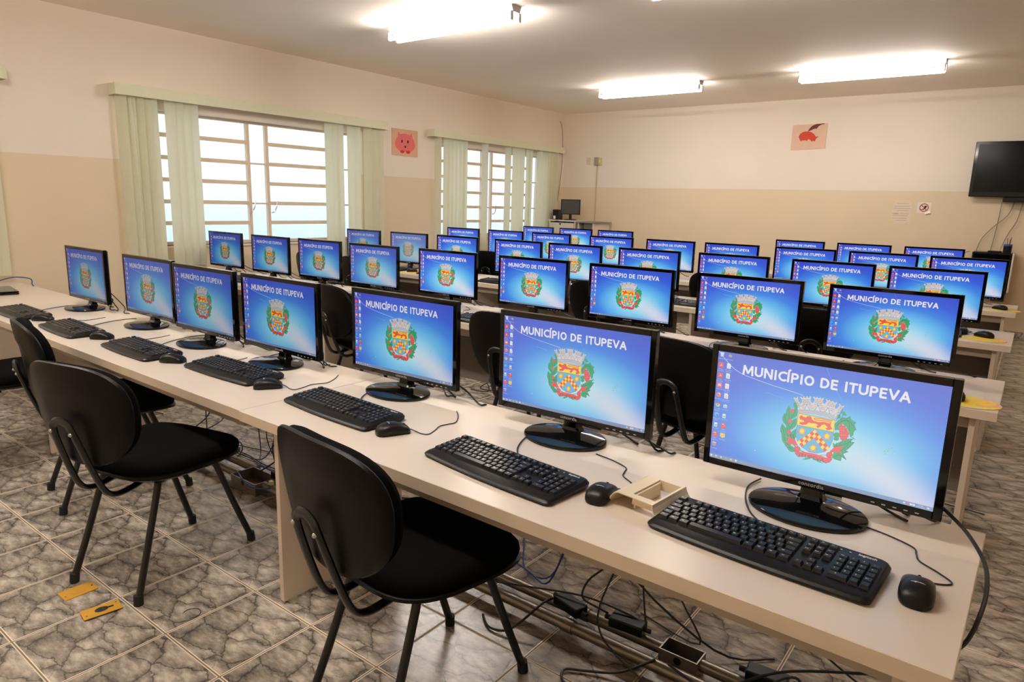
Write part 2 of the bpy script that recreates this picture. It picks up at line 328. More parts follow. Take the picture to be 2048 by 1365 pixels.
for n, (y0, y1) in enumerate(WIN, 1):
    root = bpy.data.objects.new('window_%d' % n, None); COL.objects.link(root); root.location = (XL-.10, y0, WZ0); root['kind'] = 'structure'
    w = y1-y0; h = WZ1-WZ0; f = BM(); d = .018
    box(f, -d, d, 0, .022, 0, h); box(f, -d, d, w-.022, w, 0, h); box(f, -d, d, .022, w-.022, 0, .03); box(f, -d, d, .022, w-.022, h-.022, h)
    for y in (.94, 1.15, 2.08): box(f, -d, d, y-.016, y+.016, .03, h-.022)
    obj('window_frame', f, M_sash, root)
    for c, (a, e) in enumerate(((.022, .928), (.952, 1.138), (1.162, 2.068), (2.092, w-.022))):
        f = BM(); zs = [k*.195+.004 for k in range(1, 6)] if c % 2 == 0 else [.39, .78]
        for z in zs: box(f, -.016, .016, a, e, z-.018 if c % 2 == 0 else z-.008, z+.018 if c % 2 == 0 else z+.008)
        obj('glazing_bars', f, M_sash, root)
        f = BM(); box(f, -.002, .002, a, e, .03, h-.022); obj('pane', f, M_glass, root)
    for y in (.925, 1.175):
        f = BM(); tube(f, [(.02, y, .30), (.05, y+.01, .31), (.055, y+.035, .36), (.05, y+.05, .42)], .006, 6, 3); obj('latch', f, M_steel, root)
    f = BM(); box(f, -.03, .115, -.01, w+.01, -.02, .0); o = obj('window_sill', f, M_sill, root)

# ---------------------------------------------------------------- vertical blinds
def blind(y0, y1, slats, label, place):
    t = thing('vertical_blind', label, 'blind', (XL, y0, 0), 0, 'sage green vertical blinds on the window wall')
    L = y1-y0; b = BM(); z0, z1 = 2.125, 2.215; x = .13
    box(b, x-.004, x, 0, L, z0, z1, .001); box(b, .0, x-.004, 0, .004, z0, z1); box(b, 0, x-.004, L-.004, L, z0, z1); box(b, .0, x-.004, .004, L-.004, z1-.005, z1)
    obj('valance', b, M_val, t)
    b = BM(); box(b, .055, .095, .02, L-.02, 2.15, 2.185); obj('track', b, M_white, t)
    for k, (y, a) in enumerate(slats):
        b = BM(); n = 5; hw = .0445; A = []; B = []
        ca, sa = math.cos(math.radians(a)), math.sin(math.radians(a))
        for i in range(n):
            u = (i/(n-1)*2-1)*hw; bow = .004*(1-(u/hw)**2)
            A.append((.075+sa*u+ca*bow, y-y0+ca*u-sa*bow)); B.append((.075+sa*u+ca*(bow-.0012), y-y0+ca*u-sa*(bow-.0012)))
        poly = A+B[::-1]; prism(b, poly, .70, 2.15)
        obj('slat', b, M_slat, t, smooth=True)
    b = BM(); tube(b, [(.10, .13, 2.13), (.105, .14, 1.8), (.10, .15, 1.3), (.103, .14, .95)], .0025, 5, 3); obj('cord', b, M_white, t)
S1 = [(1.56, 38), (1.63, 15), (1.70, 42), (1.76, 12), (1.81, 30)] + [(1.965, 12), (2.035, 34), (2.105, 14), (2.17, 30)] + [(3.655, 15), (3.735, 35), (3.80, 18)] + [(3.955, 12), (4.035, 25)] + [(4.19, 40), (4.30, 12), (4.375, 28)]
S2 = [(5.345, 60), (5.50, 18), (5.575, 18), (5.65, 18), (5.73, 18), (5.81, 18), (5.855, 18), (6.275, 55), (6.79, 60), (6.96, 25), (7.05, 25), (7.13, 20), (7.285, 15), (7.33, 20), (7.57, 65), (7.66, 18), (7.73, 18), (7.80, 18), (7.88, 18), (7.95, 18), (8.03, 18)]
S3 = [(y, 20) for y in (.62, .555, .49, .42, .35, .28)] + [(y, 20) for y in (-1.95, -1.88, -1.8)]
blind(1.50, 4.46, S1, 'sage green vertical blind drawn to both sides of the nearer big window', 0)
blind(5.22, 8.17, S2, 'sage green vertical blind half open over the window nearest the far corner', 0)
blind(-2.2, .76, S3, 'sage green vertical blind whose edge just shows at the left end of the front desks', 0)

# ---------------------------------------------------------------- ceiling lights
def light_fixture(x, y, label, m=M_tube):
    t = thing('ceiling_light', label, 'ceiling light', (x, y, HC), 0, 'twin fluorescent ceiling lights')
    b = BM(); L = .645
    poly = [(-.038, -.048), (.038, -.048), (.062, 0), (-.062, 0)]
    r = [ring(b, [(s*L, py, pz) for py, pz in poly]) for s in (-1, 1)]; skin(b, r, True)
    obj('housing', b, M_lamp, t)
    for yy in (-.046, .046):
        for s in (-1, 1):
            b = BM(); box(b, s*L-.012 if s > 0 else -L+.0, s*L if s > 0 else -L+.012, yy-.014, yy+.014, -.107, -.045, .003); obj('lamp_holder', b, M_lamp, t)
        b = BM(); r = [ring(b, [(xx, yy+math.cos(a)*.018, -.092+math.sin(a)*.018) for a in [2*PI*k/12 for k in range(12)]]) for xx in (-L+.013, L-.013)]; skin(b, r, True)
        obj('fluorescent_tube', b, m, t, smooth=True)
light_fixture(-3.865, 3.05, 'lit twin tube ceiling light nearest the camera, above the first big window', M_tube2)
light_fixture(-3.875, 6.50, 'lit twin tube ceiling light, leftmost of the two near the back wall')
light_fixture(-1.53, 6.50, 'lit twin tube ceiling light, rightmost of the two near the back wall')
light_fixture(-1.53, 3.05, 'twin tube ceiling light over the middle of the second row')
light_fixture(-3.865, -.4, 'twin tube ceiling light over the left half of the front aisle', M_tube2)
light_fixture(-1.53, -.4, 'twin tube ceiling light over the right half of the front aisle', M_tube2)

# ---------------------------------------------------------------- desks
ZT = .645; TH = .036
def desk(x0, y0, L, D, rz, label, modesty=True, rpanel=True, lpanel=True):
    t = thing('computer_desk', label, 'desk', (x0, y0, 0), rz, 'rows of long pale computer desks')
    b = BM(); vs = box(b, .0006, L-.0006, 0, D, ZT-TH, ZT, .0015)
    for f in b.faces:
        if abs(f.normal.z) < .3: f.material_index = 1
    b.normal_update()
    for f in b.faces: f.material_index = 0 if f.normal.z > .5 or f.normal.z < -.5 else 1
    obj('desktop', b, [M_lam, M_edge], t)
    if lpanel:
        b = BM(); box(b, .17, .190, .018, D-.08, .012, ZT-TH); box(b, .172, .188, .04, .07, 0, .012, 0); box(b, .172, .188, D-.14, D-.11, 0, .012); obj('side_panel', b, M_panel, t)
    if rpanel:
        b = BM(); box(b, L-.085, L-.065, .045, D-.08, .012, ZT-TH); box(b, L-.083, L-.067, .06, .09, 0, .012); box(b, L-.083, L-.067, D-.14, D-.11, 0, .012); obj('side_panel', b, M_panel, t)
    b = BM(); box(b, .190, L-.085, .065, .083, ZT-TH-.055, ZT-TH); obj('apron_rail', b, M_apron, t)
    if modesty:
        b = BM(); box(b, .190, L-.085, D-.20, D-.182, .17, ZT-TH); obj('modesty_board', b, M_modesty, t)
    return t
rowname = ['front', 'second', 'third', 'fourth', 'rearmost']
pos3 = ['right hand', 'middle', 'left hand']
# front row: three desks not quite in line
def yawed(xr, yr, xl, yl): return math.atan2(yr-yl, xr-xl)
for k, (xr, yr, xl, yl, D) in enumerate(((0, 0, -2.023, .026, .63), (-2.026, .030, -4.07, .055, .625), (-4.073, .060, -6.215, .088, .615))):
    L = math.hypot(xr-xl, yr-yl)
    desk(xl, yl, L, D, yawed(xr, yr, xl, yl), 'pale laminate computer desk at the %s end of the front row' % pos3[k] if k != 1 else 'pale laminate computer desk in the middle of the front row', modesty=False, rpanel=(k == 0))
ROWY = {2: (1.815, 2.44, -.018), 3: (3.45, 4.035, -.025), 4: (5.09, 5.67, -.044)}
for r, (y0, y1, xr) in ROWY.items():
    Ls = (2.05, 2.05, 6.21+xr-4.104); x = xr
    for k in range(3):
        L = Ls[k]; x0 = x-L
        desk(x0, y0, L, y1-y0, 0, ('pale laminate computer desk at the %s end of the %s row' % (pos3[k], rowname[r-1])) if k != 1 else 'pale laminate computer desk in the middle of the %s row' % rowname[r-1], rpanel=(k == 0))
        x = x0-.002
desk(-6.21, 6.69, 2.1, .6, 0, 'pale laminate computer desk at the left hand end of the rearmost row')
desk(-2.5, 6.69, 2.05, .6, 0, 'pale laminate computer desk at the right hand end of the rearmost row')
# small worn patch of sticker on the left front desk
b = BM(); box(b, -.02, .02, -.008, .008, 0, .0006); o = obj('label_sticker', b, mat('grey_sticker', (.45, .40, .36), .6)); o.location = (-4.22, .33, ZT); o.rotation_euler = (0, 0, .5)
tag(o, 'tiny faded grey sticker left on the desktop beside the leftmost mouse', 'sticker')

